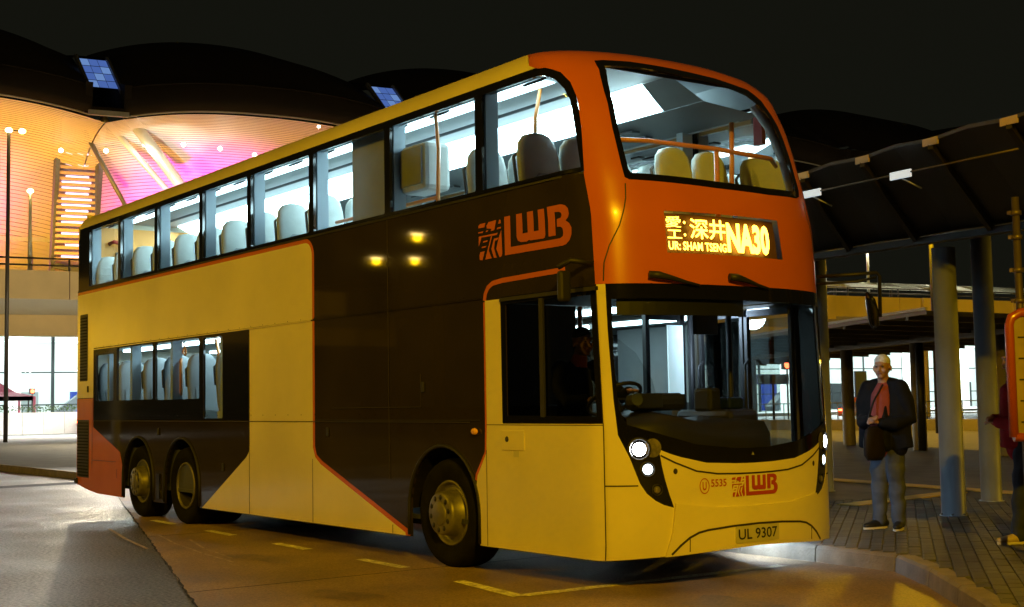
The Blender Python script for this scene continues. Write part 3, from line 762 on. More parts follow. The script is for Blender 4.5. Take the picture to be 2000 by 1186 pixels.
# the door opening breaks the skirt: insert it into the outline
nl = []
for i, p in enumerate(near_loop):
    nl.append(p)
    if i < len(near_loop)-1 and abs(p[1]-.24) < .006 and abs(p[0]-(LF+1.48)) < .02 and near_loop[i+1][1] < .25:
        nl += [(LF+1.36, .245), (LF+1.36, 2.24), (LF+.14, 2.24), (LF+.14, .245)]
patch('side_panel', [nl]+nwin, 'charcoal', bus, dens=.35, thick=.03, label='charcoal nearside body panel')
for lp in nwin: patch('window_pane', [lp], 'pane', bus, off=-.012)
dr = bpy.data.objects.new('entrance_door', None); link(dr, bus)
for (x0, x1) in ((-.66, -1.24), (-1.26, -1.84)):
    b = MB()
    for xx in (x0, x1): b.box((xx+(-.02 if xx == x0 else .02), 2.47, 1.3), (.036, .04, 1.9))
    b.box(((x0+x1)/2, 2.47, .39), (.57, .04, .10)); b.box(((x0+x1)/2, 2.47, 2.22), (.57, .04, .06)); b.build('door_frame', 'black_matte', dr)
    b = MB(); b.box(((x0+x1)/2, 2.47, 1.3), (.46, .006, 1.72)); b.build('door_glass', 'pane', dr)
    b = MB(); b.tube([(x1+.09, 2.42, 1.2), (x1+.09, 2.36, 1.25), (x1+.09, 2.36, 1.75), (x1+.09, 2.42, 1.8)], .014, 8); b.build('door_handrail', 'black_matte', dr)
dl = light('door_lamp', 'AREA', (-1.25, 2.40, .34), 17, (.55, .72, 1.0), aim=(-1.05, 2.9, .05), size=.8, sy=.10); dl.parent = bus; dl.matrix_parent_inverse = Matrix.Translation(-BASE[bus])
def inset_front(a, z, d): return body0(a, z)-bodyn(a, z)*d
# interior
def slab(name, x0, x1, y0, y1, z0, z1, m, bevel=0):
    b = MB(); b.box(((x0+x1)/2, (y0+y1)/2, (z0+z1)/2), (x1-x0, y1-y0, z1-z0)); return b.build(name, m, bus, bevel=bevel)
slab('lower_floor', -12.5, -.75, .06, 2.46, .40, .44, 'interior_dark')
slab('upper_floor', -12.55, -.42, .05, 2.48, 2.44, 2.50, 'interior_grey')
slab('lower_ceiling', -12.5, -1.9, .06, 2.46, 2.32, 2.36, 'interior_white')
slab('cab_ceiling', -1.88, -.42, .10, 2.42, 2.30, 2.36, 'interior_dark')
slab('side_lining', -12.5, -.60, .035, .06, 2.50, 3.24, 'interior_grey'); slab('side_lining', -12.5, -.60, 2.47, 2.495, 2.50, 3.24, 'interior_grey')
slab('side_lining', -12.4, -7.0, .035, .055, 1.12, 1.30, 'interior_grey')
slab('cab_bulkhead', -1.99, -1.95, .05, 1.05, .45, 2.30, 'interior_dark')
slab('stair_wall', -5.0, -2.05, .04, .06, 1.12, 2.30, 'interior_dark')
slab('stair_wall', -5.0, -2.1, .88, .92, .45, 2.30, 'interior_grey')
slab('ceiling', -12.5, -1.05, .42, 2.11, 4.27, 4.29, 'interior_white')
b = MB()
for (ya, za, yb, zb) in ((.42, 4.275, .10, 4.10), (2.11, 4.275, 2.43, 4.10)):
    b.add([(-12.5, ya, za), (-.95, ya, za), (-.80, yb, zb), (-12.5, yb, zb)], [(0, 1, 2, 3)])
b.build('ceiling_cove', 'interior_white', bus)
b = MB(); b.add([(-12.4, 1.79, 4.080), (-1.0, 1.79, 4.080), (-.92, 2.45, 4.0), (-12.4, 2.45, 4.0)], [(0, 1, 2, 3)]); b.build('air_duct', 'duct_grey', bus)
b = MB(); b.add([(-1.39, 1.42, 4.262), (-1.02, 1.42, 4.262), (-1.0, 1.79, 4.082), (-1.51, 1.79, 4.082)], [(0, 1, 2, 3)]); b.add([(-1.04, .42, 4.27), (-1.04, 2.1, 4.27), (-.82, 2.0, 4.17), (-.82, .5, 4.17)], [(0, 1, 2, 3)]); b.build('front_ceiling_panel', 'duct_grey', bus)
b = MB(); b.tube([inset_front(LF-.44, 3.22, .07), inset_front(LF-.44, 3.55, .07), inset_front(LF-.50, 3.85, .08), inset_front(LF-.62, 4.05, .09)], .045, 8); b.build('pillar_lining', 'interior_white', bus)
b = MB(); b.bar((-12.3, 2.44, 4.03), (-1.2, 2.44, 4.03), .05, .06); b.build('window_rail', 'interior_white', bus)
b = MB()
for xx in np.arange(-11.6, -1.4, .85):
    b.box((xx, 1.98, 4.022), (.24, .10, .02)); b.box((xx, 2.2, 4.0), (.12, .09, .02))
b.build('air_nozzles', 'interior_dark', bus, kind='stuff')
b = MB(); b.add([(-12.3, 1.42, 4.262), (-1.40, 1.42, 4.262), (-1.52, 1.78, 4.085), (-12.3, 1.78, 4.085)], [(0, 1, 2, 3), (3, 2, 1, 0)]); b.build('light_strip', 'light_strip', bus)
b = MB(); b.add([(-12.3, .50, 4.24), (-1.75, .50, 4.24), (-1.75, .72, 4.262), (-12.3, .72, 4.262)], [(0, 1, 2, 3), (3, 2, 1, 0)]); b.build('light_strip', 'light_strip_low', bus)
b = MB(); b.box((-6.8, 1.05, 4.24), (10.4, .016, .03)); b.build('ceiling_trim', 'interior_dark', bus)
b = MB()
for xx in np.arange(-12.0, -1.2, .75): b.box((xx, .30, 4.165), (.26, .06, .02), M=Matrix.Rotation(.5, 3, 'X'))
b.build('air_nozzles', 'black_matte', bus, kind='stuff')
b = MB(); b.box((-9.6, 1.95, 2.30), (5.0, .18, .03)); b.box((-9.6, .5, 2.30), (4.6, .14, .03)); b.build('lower_light_strip', 'light_strip', bus)
b = MB(); b.box((-3.6, 1.75, 2.30), (3.0, .22, .03)); b.build('lower_light_strip', 'light_strip', bus)
# pillar linings behind the window posts
for px in (-1.92, -3.47, -5.04, -6.58, -7.97, -9.47, -10.86, -12.2):
    for yy in (.085, 2.445):
        b = MB(); b.box((px, yy+(.03 if yy < 1 else -.03), 3.70), (.085, .13, .92)); b.build('pillar_lining', 'pillar_grey', bus)
for px in (-7.46, -9.03, -10.50, -11.42): 
    b = MB(); b.box((px+.0, .11, 1.85), (.075, .13, 1.05)); b.build('pillar_lining', 'pillar_grey', bus)
# rear interior wall
slab('rear_lining', -12.56, -12.52, .06, 2.47, 2.50, 4.20, 'rear_orange')
b = MB(); b.box((-12.50, 1.27, 3.62), (.05, 1.5, .42)); b.build('rear_window', 'interior_dark', bus)
for yy in (.55, 1.55):
    b = MB(); b.tube([(-12.47, yy-.14, 3.95), (-12.40, yy-.10, 3.98), (-12.40, yy+.10, 3.94), (-12.47, yy+.14, 3.92)], .03, 8); b.build('rear_handle', 'red_plastic', bus)
# stair enclosure on the upper deck
b = MB(); b.prism([(-4.42, .14), (-3.72, .14), (-3.72, .20), (-4.42, .20)], 3.0, 4.14); b.build('stair_screen', 'interior_grey', bus, bevel=.02)
slab('monitor', -3.44, -2.99, .12, .42, 3.44, 3.90, 'seat_cover', bevel=.05)
slab('monitor_screen', -3.40, -3.03, .105, .121, 3.50, 3.86, 'interior_grey', bevel=.005)
b = MB(); b.tube([(-2.92, .22, 2.5), (-2.92, .22, 3.36), (-2.90, .22, 3.8), (-3.0, .25, 4.2)], .019, 8); b.build('handrail', 'rail_orange', bus)
b = MB(); b.tube([(-4.9, .22, 3.36), (-2.92, .22, 3.36)], .019, 8); b.build('handrail', 'rail_orange', bus)
b = MB(); b.tube([(-1.25, .62, 4.26), (-1.22, .62, 4.14), (-1.15, .63, 3.98)], [.020, .026, .010], 8); b.build('handrail', 'rail_orange', bus)
for (xx, yy) in ((-2.05, .70),):
    b = MB(); b.tube([(xx, yy, 3.5), (xx+.02, yy, 4.0), (xx+.05, yy+.04, 4.26)], .018, 8); b.build('handrail', 'rail_orange', bus)
# front bar of the upper deck
b = MB(); b.tube([(-.62, .25, 3.52), (-.40, .6, 3.50), (-.34, 1.27, 3.49), (-.42, 2.0, 3.49), (-.66, 2.32, 3.49)], .020, 8); b.build('front_handrail', 'rail_orange', bus)
b = MB(); b.tube([(-.36, 1.30, 2.5), (-.36, 1.30, 3.50)], .022, 8); b.build('front_handrail', 'rail_orange', bus)
for (xx, yy, z0, z1) in ((-1.75, 1.02, 3.0, 3.62), (-2.1, 1.52, 2.5, 3.95), (-1.1, 2.2, 3.2, 3.95)):
    b = MB(); b.tube([(xx, yy, z0), (xx+.02, yy, (z0+z1)/2), (xx, yy+.03, z1)], .022, 8); b.build('front_handrail', 'rail_orange', bus)
b = MB(); b.box((-.92, 2.40, 3.86), (.10, .05, .26)); b.build('emergency_hammer_box', 'red_plastic', bus)
# seats
def seat_mesh(top):
    bk = MB(); n = 7; W_ = .215
    prof = [(0.0, .40, .9), (-.03, .62, 1.0), (-.06, .85, 1.0), (-.085, 1.02, .97), (-.10, 1.12, .86), (-.105, 1.18, .62), (-.105, 1.20, .3)]
    vs = []; fs = []; seg = 12
    for (dx, z, wf) in prof:
        for k in range(seg):
            an = 2*math.pi*k/seg; ca_, sa_ = math.cos(an), math.sin(an)
            vs.append((dx+.055*math.copysign(abs(ca_)**.7, ca_)*(.8+.2*wf), W_*wf*math.copysign(abs(sa_)**.45, sa_), z*top/1.2))
    for i in range(len(prof)-1):
        for k in range(seg): p, q = i*seg+k, i*seg+(k+1) % seg; fs.append((p, q, q+seg, p+seg))
    fs.append(tuple(range((len(prof)-1)*seg, len(prof)*seg)))
    bk.add(vs, fs, True)
    return bk
seat_b = seat_mesh(1.22); pm = seat_b.mesh('backrest'); pm.materials.append(MATS['seat_cover'])
c_ = MB(); c_.box((.20, 0, .43), (.44, .43, .11)); cm = c_.mesh('cushion'); cm.materials.append(MATS['seat_cover'])
h_ = MB(); h_.box((-.135, 0, .82), (.02, .30, .30)); h_.tube([(-.13, -.19, .80), (-.17, -.19, 1.02), (-.17, -.10, 1.10), (-.17, .10, 1.10), (-.17, .19, 1.02), (-.13, .19, .80)], .016, 6); hm = h_.mesh('seat_back_shell'); hm.materials.append(MATS['seat_back'])
l_ = MB(); l_.box((.12, 0, .19), (.06, .32, .38)); lm = l_.mesh('seat_leg'); lm.materials.append(MATS['seat_back'])
i_ = MB(); i_.add([(.058, -.13, .50), (.058, .13, .50), (.020, .13, .80), (.012, .06, .865), (.012, -.06, .865), (.020, -.13, .80)], [(0, 1, 2, 3, 4, 5)]); im = i_.mesh('seat_insert'); im.materials.append(MATS['interior_grey'])
pm2 = pm.copy(); pm2.materials.clear(); pm2.materials.append(MATS['interior_grey'])
def seat(xx, yy, z, low=False):
    o = bpy.data.objects.new('seat', pm2 if low else pm); link(o, bus); o.location = (xx, yy, z)
    for nm, mm in (('cushion', cm), ('seat_back_shell', hm), ('seat_leg', lm), ('seat_insert', im)):
        q = bpy.data.objects.new(nm, mm); COL.objects.link(q); q.parent = o
up_off = [-1.42, -2.18]+[-5.25-.76*i for i in range(10)]
up_near = [-1.30-.78*i for i in range(15)]
for xx in up_off:
    for yy in (.32, .77): seat(xx, yy, 2.50)
for xx in up_near:
    for yy in (1.76, 2.21): seat(xx, yy, 2.50)
for xx in (-12.0, -11.2, -10.2, -9.45, -8.65, -7.75):
    for yy in (.34, .79): seat(xx, yy, .92, True)
for xx in (-11.2, -10.2, -9.45, -8.65, -7.75, -6.2, -5.4):
    for yy in (1.74, 2.19): seat(xx, yy, .92, True)
slab('rear_seat_plinth', -12.4, -7.4, .07, 1.05, .44, .92, 'interior_dark'); slab('rear_seat_plinth', -12.4, -7.4, 1.5, 2.45, .44, .92, 'interior_dark')
for (xx, z0, z1) in ((-9.0, 1.62, 2.08), (-10.55, 1.60, 2.02)):
    b = MB(); b.tube([(xx, .16, z0), (xx+.05, .14, z0+.06), (xx+.05, .14, z1-.06), (xx, .16, z1)], .020, 8); b.build('grab_handle', 'rail_orange', bus)
b = MB(); b.tube([(-8.2, .35, 2.02), (-8.45, .40, 2.30)], .022, 8); b.build('handrail', 'rail_orange', bus)
for xx in (-8.95, -7.3):
    b = MB(); b.tube([(xx, .18, 2.30), (xx, .18, 2.22), (xx-.05, .18, 2.16), (xx+.05, .18, 2.12), (xx+.06, .18, 2.2), (xx, .18, 2.23)], .013, 6); b.build('strap_handle', 'rail_orange', bus)
# cab: dashboard, steering wheel, partitions, posts
def inset_front(a, z, d): return body0(a, z)-bodyn(a, z)*d
b = MB(); rows = []
aa = np.linspace(.34, 1.78, 22)
top_z = lambda a: 1.25+.10*math.exp(-((a-.75)/.35)**2)+.03*math.sin(a*5)
for d_, dz in ((.09, -.42), (.10, -.10), (.16, 0), (.42, .03), (.62, .05), (.66, -.35)):
    rows.append([inset_front(a, 1.2, d_)+Vector((0, 0, top_z(a)+dz-1.2)) for a in aa])
vs = [p for r_ in rows for p in r_]; n = len(aa)
b.add(vs, [(i*n+k, i*n+k+1, (i+1)*n+k+1, (i+1)*n+k) for i in range(len(rows)-1) for k in range(n-1)], True); b.build('dashboard', 'dash', bus)
slab('dashboard_console', -.95, -.30, 1.30, 1.66, .50, 1.36, 'dash', bevel=.05)
slab('instrument_hood', -.62, -.40, .45, .95, 1.36, 1.50, 'black_matte', bevel=.05)
slab('fare_box', -.72, -.52, 1.30, 1.44, 1.34, 1.54, 'black_matte', bevel=.03)
slab('ticket_reader', -.70, -.46, 1.46, 1.64, 1.36, 1.46, 'blue_sticker', bevel=.02)
b = MB(); c = Vector((-.92, .62, 1.46)); axv = Vector((-.55, 0, .83)).normalized(); X = Vector((0, 1, 0)); Y = axv.cross(X)
pts = [c+(X*math.cos(t)+Y*math.sin(t))*.23 for t in np.linspace(0, 2*math.pi, 25)]
b.tube(pts, .016, 8, cap=False); b.bar(c-X*.22, c+X*.22, .05, .02); b.tube([c, c-axv*.35], .03, 8); b.build('steering_wheel', 'black_matte', bus)
b = MB(); b.box((-1.80, .62, 1.15), (.12, .46, .55)); b.box((-1.55, .62, .92), (.46, .46, .12)); b.box((-1.56, .62, .66), (.30, .30, .40)); b.build('driver_seat', 'interior_dark', bus, bevel=.05)
slab('cab_floor', -1.9, -.45, .08, 1.15, .44, .62, 'interior_dark')
# curved cab screen, dark posts, lit information panel, tall frames seen through the windscreen
b = MB(); lp = [(-1.9, .45), (-.85, .45), (-.85, 1.35), (-.95, 1.62), (-1.15, 1.85), (-1.45, 2.02), (-1.9, 2.1)]
b.add([(xx, 1.06, z) for xx, z in lp], [tuple(range(len(lp)))]); b.build('cab_screen', 'cab_glass', bus)
for (xx, yy, z0, z1, r_, m) in ((-1.95, 1.10, .44, 2.3, .022, 'rail_orange'), (-1.18, 2.20, .44, 2.3, .026, 'black_matte'), (-1.93, 2.44, .44, 2.3, .03, 'black_matte')):
    b = MB(); b.tube([(xx, yy, z0), (xx, yy, z1)], r_, 8); b.build('stanchion', m, bus)
b = MB()
for (yy, w_) in ((2.00, .05), (2.45, .06)): b.box((-2.08, yy, 1.38), (.05, w_, 1.86))
b.box((-2.08, 2.22, 2.24), (.05, .48, .06)); b.build('saloon_screen_frame', 'black_matte', bus)
slab('information_panel', -2.05, -2.03, 2.24, 2.43, 1.50, 2.16, 'panel_light')
slab('luggage_rack', -3.4, -2.2, 1.7, 2.42, .44, 1.42, 'interior_white')
b = MB(); b.box((-.42, 1.18, 2.06), (.05, .24, .18)); b.tube([(-.40, 1.18, 2.15), (-.42, 1.18, 2.30)], .012, 6); b.build('saloon_mirror', 'black_matte', bus, bevel=.02)
lp = [(.42+.045*math.cos(t), 1.455+.048*math.sin(t)) for t in np.linspace(0, 2*math.pi, 20, False)]
patch('windscreen_sticker', [lp], 'blue_sticker', bus, off=-.014)
slab('dash_tablet', -.36, -.33, .36, .62, 1.38, 1.50, 'black_matte', bevel=.01)
b = MB(); b.add([tuple(inset_front(a, 2.2, .05)+Vector((0, 0, dz))) for dz in (.12, -.10) for a in np.linspace(.3, 1.5, 12)], [(k, k+1, 13+k, 12+k) for k in range(11)]); b.build('sun_blind', 'black_matte', bus)
# mirrors
nm = bpy.data.objects.new('nearside_mirror', None); link(nm, bus)
b = MB(); b.tube([(-.30, 2.40, 2.48), (-.02, 2.52, 2.48), (.06, 2.74, 2.50), (.06, 2.78, 2.47), (.06, 2.77, 2.12)], .016, 8); b.tube([(-.30, 2.40, 2.42), (.0, 2.56, 2.42), (.05, 2.74, 2.46)], .012, 8); b.tube([(.06, 2.77, 2.16), (.05, 2.70, 2.15)], .02, 8); b.build('mirror_arm', 'black_matte', nm)
b = MB(); b.tube([(.04, 2.63, 2.33), (.05, 2.66, 2.26), (.05, 2.69, 2.16), (.04, 2.71, 2.06), (.02, 2.72, 2.02)], [(.012, .012), (.028, .05), (.030, .06), (.028, .05), (.012, .012)], 12); b.build('mirror_head', 'black_gloss', nm)
om = bpy.data.objects.new('offside_mirror', None); link(om, bus)
b = MB(); b.tube([(-.42, .02, 2.50), (-.50, -.14, 2.52), (-.58, -.20, 2.47)], .022, 8); b.build('mirror_arm', 'black_matte', om)
b = MB(); b.box((-.60, -.13, 2.33), (.06, .11, .24)); b.build('mirror_head', 'black_matte', om, bevel=.025)

# ================================================================== PEOPLE
def loft(items, name, m, parent, voxel=.012, smooth=3, ball=()):
    b = MB()
    for pts, rad in items:
        b.tube(pts, rad, 14)
        for p, r_ in ((pts[0], rad[0]), (pts[-1], rad[-1])):
            rr = r_ if isinstance(r_, (tuple, list)) else (r_, r_)
            b.ball(p, min(rr)*.98, 12, 8)
    for c, r_ in ball: b.ball(c, r_, 14, 10)
    me = b.mesh(name); o = bpy.data.objects.new(name, me); COL.objects.link(o)
    md = o.modifiers.new('r', 'REMESH'); md.mode = 'VOXEL'; md.voxel_size = voxel; md.use_smooth_shade = True
    sm_ = o.modifiers.new('s', 'SMOOTH'); sm_.factor = .5; sm_.iterations = smooth
    me2 = bpy.data.meshes.new_from_object(o.evaluated_get(bpy.context.evaluated_depsgraph_get()))
    bpy.data.objects.remove(o); me2.name = name
    me2.materials.clear(); me2.materials.append(MATS[m])
    for p in me2.polygons: p.use_smooth = True
    q = bpy.data.objects.new(name, me2); COL.objects.link(q); q.parent = parent
    return q
def hand(wr, d, up_, s=1.0, curl=.5):
    """palm and five fingers; wr wrist, d pointing direction, up_ back-of-hand normal"""
    wr, d, up_ = Vector(wr), Vector(d).normalized(), Vector(up_).normalized(); sd = d.cross(up_).normalized()
    it = [([wr, wr+d*.045, wr+d*.085], [(.026, .020), (.040, .017), (.038, .014)])]
    for k, L in enumerate((.060, .072, .078, .066)):
        b0 = wr+d*.080+sd*(k-1.5)*.019
        p1 = b0+(d-up_*curl*.3)*L*.45; p2 = p1+(d*.6-up_*curl)*L*.35; p3 = p2+(d*.2-up_*curl)*L*.3
        it.append(([b0, p1, p2, p3], [.0095, .0090, .0085, .007]))
    t0 = wr+d*.03+sd*.032
    it.append(([t0, t0+(d*.5+sd*.7)*.035, t0+(d*.9+sd*.6-up_*.2)*.055], [.012, .010, .008]))
    return it
def head(parent, c, rz, hair, look=0, bald=False, nv=.009):
    """head with face, local forward -Y; returns items for body union"""
    M = Matrix.Rotation(rz, 3, 'Z'); c = Vector(c)
    P = lambda x_, y_, z_: c+M@(Vector((x_, y_, z_))*1.10)
    balls = [(P(0, .012, .035), (.077, .094, .092)), (P(0, -.030, -.03), (.062, .066, .075)), (P(0, -.055, -.075), (.036, .034, .030)), (P(.0, -.09, .03), (.045, .020, .016))]
    nose = ([P(0, -.088, .016), P(0, -.098, -.010), P(0, -.104, -.028)], [.008, .010, .013])
    ears = [(P(.078, .005, -.005), (.010, .020, .032)), (P(-.078, .005, -.005), (.010, .020, .032))]
    cheeks = [(P(.038, -.070, -.022), (.026, .022, .026)), (P(-.038, -.070, -.022), (.026, .022, .026))]
    def face(par):
        b = MB()
        for s_ in (-1, 1): b.ball(P(.030*s_, -.086, .008), (.013, .007, .006), 8, 6)
        b.build('eyes', 'eye_dark', None).parent = par
        b = MB(); b.tube([P(-.024, -.094, -.052), P(0, -.101, -.050), P(.024, -.094, -.052)], [.004, .007, .004], 8); b.build('mouth', 'lip', None).parent = par
        b = MB()
        for s_ in (-1, 1): b.tube([P(.016*s_, -.098, .026), P(.046*s_, -.086, .026)], .004, 6)
        b.build('eyebrows', hair, None).parent = par
        hb = [(P(0, .012, .060), (.081, .091, .074)), (P(0, .050, .0), (.070, .056, .070))] if not bald else [(P(0, .030, .056), (.080, .086, .080)), (P(0, .062, .005), (.068, .055, .07))]
        h = loft([], 'hair', hair, par, .010, 2, hb)
    return balls+ears+cheeks, nose, face

def person(loc, rz, label, cat, hgt, look, jacket, shirt, trousers, shoe, hair, sole='sole_white', arms='fold', open_=True, grp=None, stance=.10, step=0.0):
    k = hgt/1.72
    t = thing('person', loc, label, cat, grp, local=True, rz=rz); t.scale = (k, k, k)
    fl, fr = Vector((stance, -step, 0)), Vector((-stance, step, 0))
    # arms
    if arms == 'fold':
        L = [(.175, .01, 1.405), (.235, .01, 1.26), (.262, .02, 1.09), (.18, -.13, 1.045), (.07, -.215, 1.06)]
        Rr = [(-.175, .01, 1.405), (-.235, .01, 1.26), (-.255, .03, 1.09), (-.17, -.13, 1.06), (-.04, -.22, 1.09)]
    else:
        L = [(.175, .01, 1.405), (.235, .02, 1.26), (.265, .03, 1.09), (.22, -.13, 1.06), (.15, -.26, 1.13)]
        Rr = [(-.175, .01, 1.405), (-.235, .02, 1.26), (-.265, .03, 1.09), (-.22, -.13, 1.04), (-.12, -.25, 1.08)]
    ar = [.062, .060, .050, .044, .036]
    hb, nose, face = head(t, (0, -.015, 1.60), look, hair)
    items = [([(0, .02, .93), (0, .02, 1.15), (0, .02, 1.36)], [(.14, .10), (.14, .10), (.15, .10)]), ([(0, .015, 1.38), (0, .0, 1.47), (0, -.01, 1.55)], [.070, .056, .055]), (L, ar), (Rr, ar), nose]
    dl_ = Vector(L[-1])-Vector(L[-2]); dr_ = Vector(Rr[-1])-Vector(Rr[-2])
    items += hand(L[-1], dl_, (0, -.5, .9)); items += hand(Rr[-1], dr_, (0, -.6, .8))
    for f in (fl, fr): items.append(([(f.x*.85, .02, .92), (f.x*.95, f.y*.4, .55), (f.x, f.y, .10)], [.060, .044, .034]))
    body = loft(items, 'body', 'skin', t, .0085, 2, hb); face(body)
    # trousers with crease folds
    tr = []
    for f in (fl, fr):
        zs = np.linspace(.93, .075, 16); pts = []; rad = []
        for i, z in enumerate(zs):
            q = (0.93-z)/.86; pts.append((f.x*(.80+.25*q)+.006*math.sin(i*2.1+f.x*9), .015+f.y*q+.010*math.sin(i*1.7), z))
            w_ = .098*(1-q)+.062*q+.0035*math.sin(i*1.9+f.x*31+.7*math.sin(i*3.1))*(q > .35); rad.append((w_, w_*1.08))
        tr.append((pts, rad))
    tr.append(([(0, .015, .86), (0, .015, 1.0)], [(.165, .125), (.155, .115)]))
    loft(tr, 'trousers', trousers, t, .011, 2)
    # shirt
    loft([([(0, .005, .84), (0, .0, .95), (0, .0, 1.15), (0, .01, 1.33), (0, .015, 1.43)], [(.180, .135), (.170, .138), (.165, .132), (.170, .118), (.085, .075)])], 'shirt', shirt, t, .012, 2)
    # jacket
    ja = []
    ar2 = [.082, .080, .070, .066, .052]
    ja.append((L[:-1]+[tuple(Vector(L[-1])*.9+Vector(L[-2])*.1)], ar2)); ja.append((Rr[:-1]+[tuple(Vector(Rr[-1])*.9+Vector(Rr[-2])*.1)], ar2))
    ja.append(([(.12, .02, 1.43), (0, .05, 1.45), (-.12, .02, 1.43)], [.065, .070, .065]))
    if open_:
        for s_ in (-1, 1):
            o1 = .02 if s_ > 0 else .055
            ja.append(([(s_*.145+.0, .0, .80), (s_*.135, -.01, .95), (s_*.125, -.005, 1.15), (s_*.115, .01, 1.34), (s_*.10, .02, 1.42)], [(.085, .155), (.085, .150), (.088, .145), (.085, .125), (.06, .08)]))
        ja.append(([(0, .075, .80), (0, .07, 1.1), (0, .07, 1.40)], [(.17, .085), (.16, .085), (.15, .07)]))
        ja.append(([(.06, -.10, .82), (.055, -.105, 1.0), (.05, -.085, 1.22)], [(.070, .052), (.066, .050), (.05, .045)]))
    else:
        ja.append(([(0, .01, .84), (0, .01, 1.0), (0, .01, 1.2), (0, .015, 1.36), (0, .015, 1.45)], [(.195, .150), (.190, .152), (.185, .145), (.18, .125), (.085, .08)]))
    loft(ja, 'jacket', jacket, t, .012, 2)
    for f, an in ((fl, .35), (fr, -.30)):
        d = Vector((math.sin(an), -math.cos(an), 0)); c = Vector((f.x*1.05, f.y+.02, 0))
        s_ = loft([([c-d*.07+Vector((0, 0, .055)), c+d*.05+Vector((0, 0, .052)), c+d*.15+Vector((0, 0, .042)), c+d*.20+Vector((0, 0, .038))], [(.042, .042), (.046, .042), (.046, .030), (.036, .024)]), ([c-d*.03+Vector((0, 0, .07)), c-d*.03+Vector((0, 0, .12))], [.048, .050])], 'shoe', shoe, t, .009, 2)
        b = MB(); n = 14
        lp = [(c+d*(.065+.155*math.cos(a_))+d.cross(Vector((0, 0, 1)))*(.050*math.sin(a_))) for a_ in np.linspace(0, 2*math.pi, n, False)]
        b.prism([(p.x, p.y) for p in lp], .0, .022); b.build('sole', sole, None).parent = s_
    return t
p1 = person((-1.10, 4.22, .152), R(10), 'grey haired man in dark open jacket and pink shirt standing on the platform', 'person', 1.69, R(12), 'jacket_navy', 'shirt_pink', 'jeans_grey', 'shoe_black', 'hair_grey', 'sole_white')
p2 = person((.50, 4.06, .152), R(-42), 'person in red jacket and dark jeans behind the orange notice board', 'person', 1.70, 0, 'jacket_red', 'jacket_red', 'jeans_dark', 'shoe_cream', 'hair_black', 'sole_white', arms='fold', open_=False, step=.10)
# shoulder bag held in front of the grey haired man
bag = thing('shoulder_bag', (-1.0, 4.02, .95), 'black shoulder bag hanging in front of the grey haired man', 'bag')
c0 = Vector((-1.04, 3.975, 1.0))
bm_ = MB(); bm_.tube([c0+Vector((0, 0, -.17)), c0+Vector((0, 0, -.12)), c0+Vector((0, 0, 0)), c0+Vector((0, .01, .12)), c0+Vector((0, .01, .16))], [(.10, .03), (.145, .05), (.150, .055), (.12, .045), (.07, .02)], 16)
bm_.build('pouch', 'bag_black', bag)
bm_ = MB(); bm_.tube([c0+Vector((-.06, 0, .14)), c0+Vector((-.05, .0, .26)), c0+Vector((-.03, .05, .40)), c0+Vector((.0, .16, .56))], .010, 6); bm_.build('strap', 'bag_black', bag)
# driver
dv = thing('person', (-1.42, .62, .62), 'bus driver in dark clothes with orange collar seated behind the cab window', 'person', local=True, rz=R(90))
hb, nose, face = head(dv, (0, -.10, 1.315), R(-6), 'hair_black')
Ld = [(.175, -.02, 1.10), (.26, -.13, .96), (.28, -.28, .86), (.23, -.42, .90)]
Rd = [(-.175, -.02, 1.10), (-.25, -.11, .92), (-.27, -.24, .82), (-.16, -.36, .84)]
ar = [.062, .054, .046, .036]
it = [([(0, .05, .42), (0, .03, .70), (0, 0, .95), (0, -.02, 1.10)], [(.15, .11), (.14, .10), (.15, .10), (.12, .08)]), ([(0, -.02, 1.10), (0, -.05, 1.19), (0, -.08, 1.26)], [.07, .055, .055]), (Ld, ar), (Rd, ar), nose]
it += hand(Ld[-1], (-.1, -1, .1), (.2, .1, 1)); it += hand(Rd[-1], (.2, -1, 0), (-.2, .1, 1))
for s_ in (-1, 1): it.append(([(s_*.10, .02, .44), (s_*.13, -.40, .46), (s_*.12, -.46, .04), (s_*.12, -.58, .02)], [.09, .065, .045, .04]))
bd = loft(it, 'body', 'skin', dv, .0095, 2, hb); face(bd)
loft([([(0, .05, .42), (0, .03, .70), (0, 0, .95), (0, -.02, 1.11)], [(.18, .14), (.175, .135), (.18, .125), (.12, .09)]), (Ld[:3]+[tuple(Vector(Ld[3])*.9+Vector(Ld[2])*.1)], [.08, .07, .062, .05]), (Rd[:3]+[tuple(Vector(Rd[3])*.9+Vector(Rd[2])*.1)], [.08, .07, .062, .05])], 'jacket', 'jacket_navy', dv, .012, 2)
loft([([(0, -.03, 1.12), (0, -.06, 1.19)], [(.085, .08), (.068, .066)])], 'collar', 'shirt_orange', dv, .010, 1)
loft([([(s_*.10, .03, .46), (s_*.13, -.40, .47), (s_*.12, -.46, .08)], [.105, .08, .06]) for s_ in (-1, 1)], 'trousers', 'jeans_dark', dv, .012, 2)

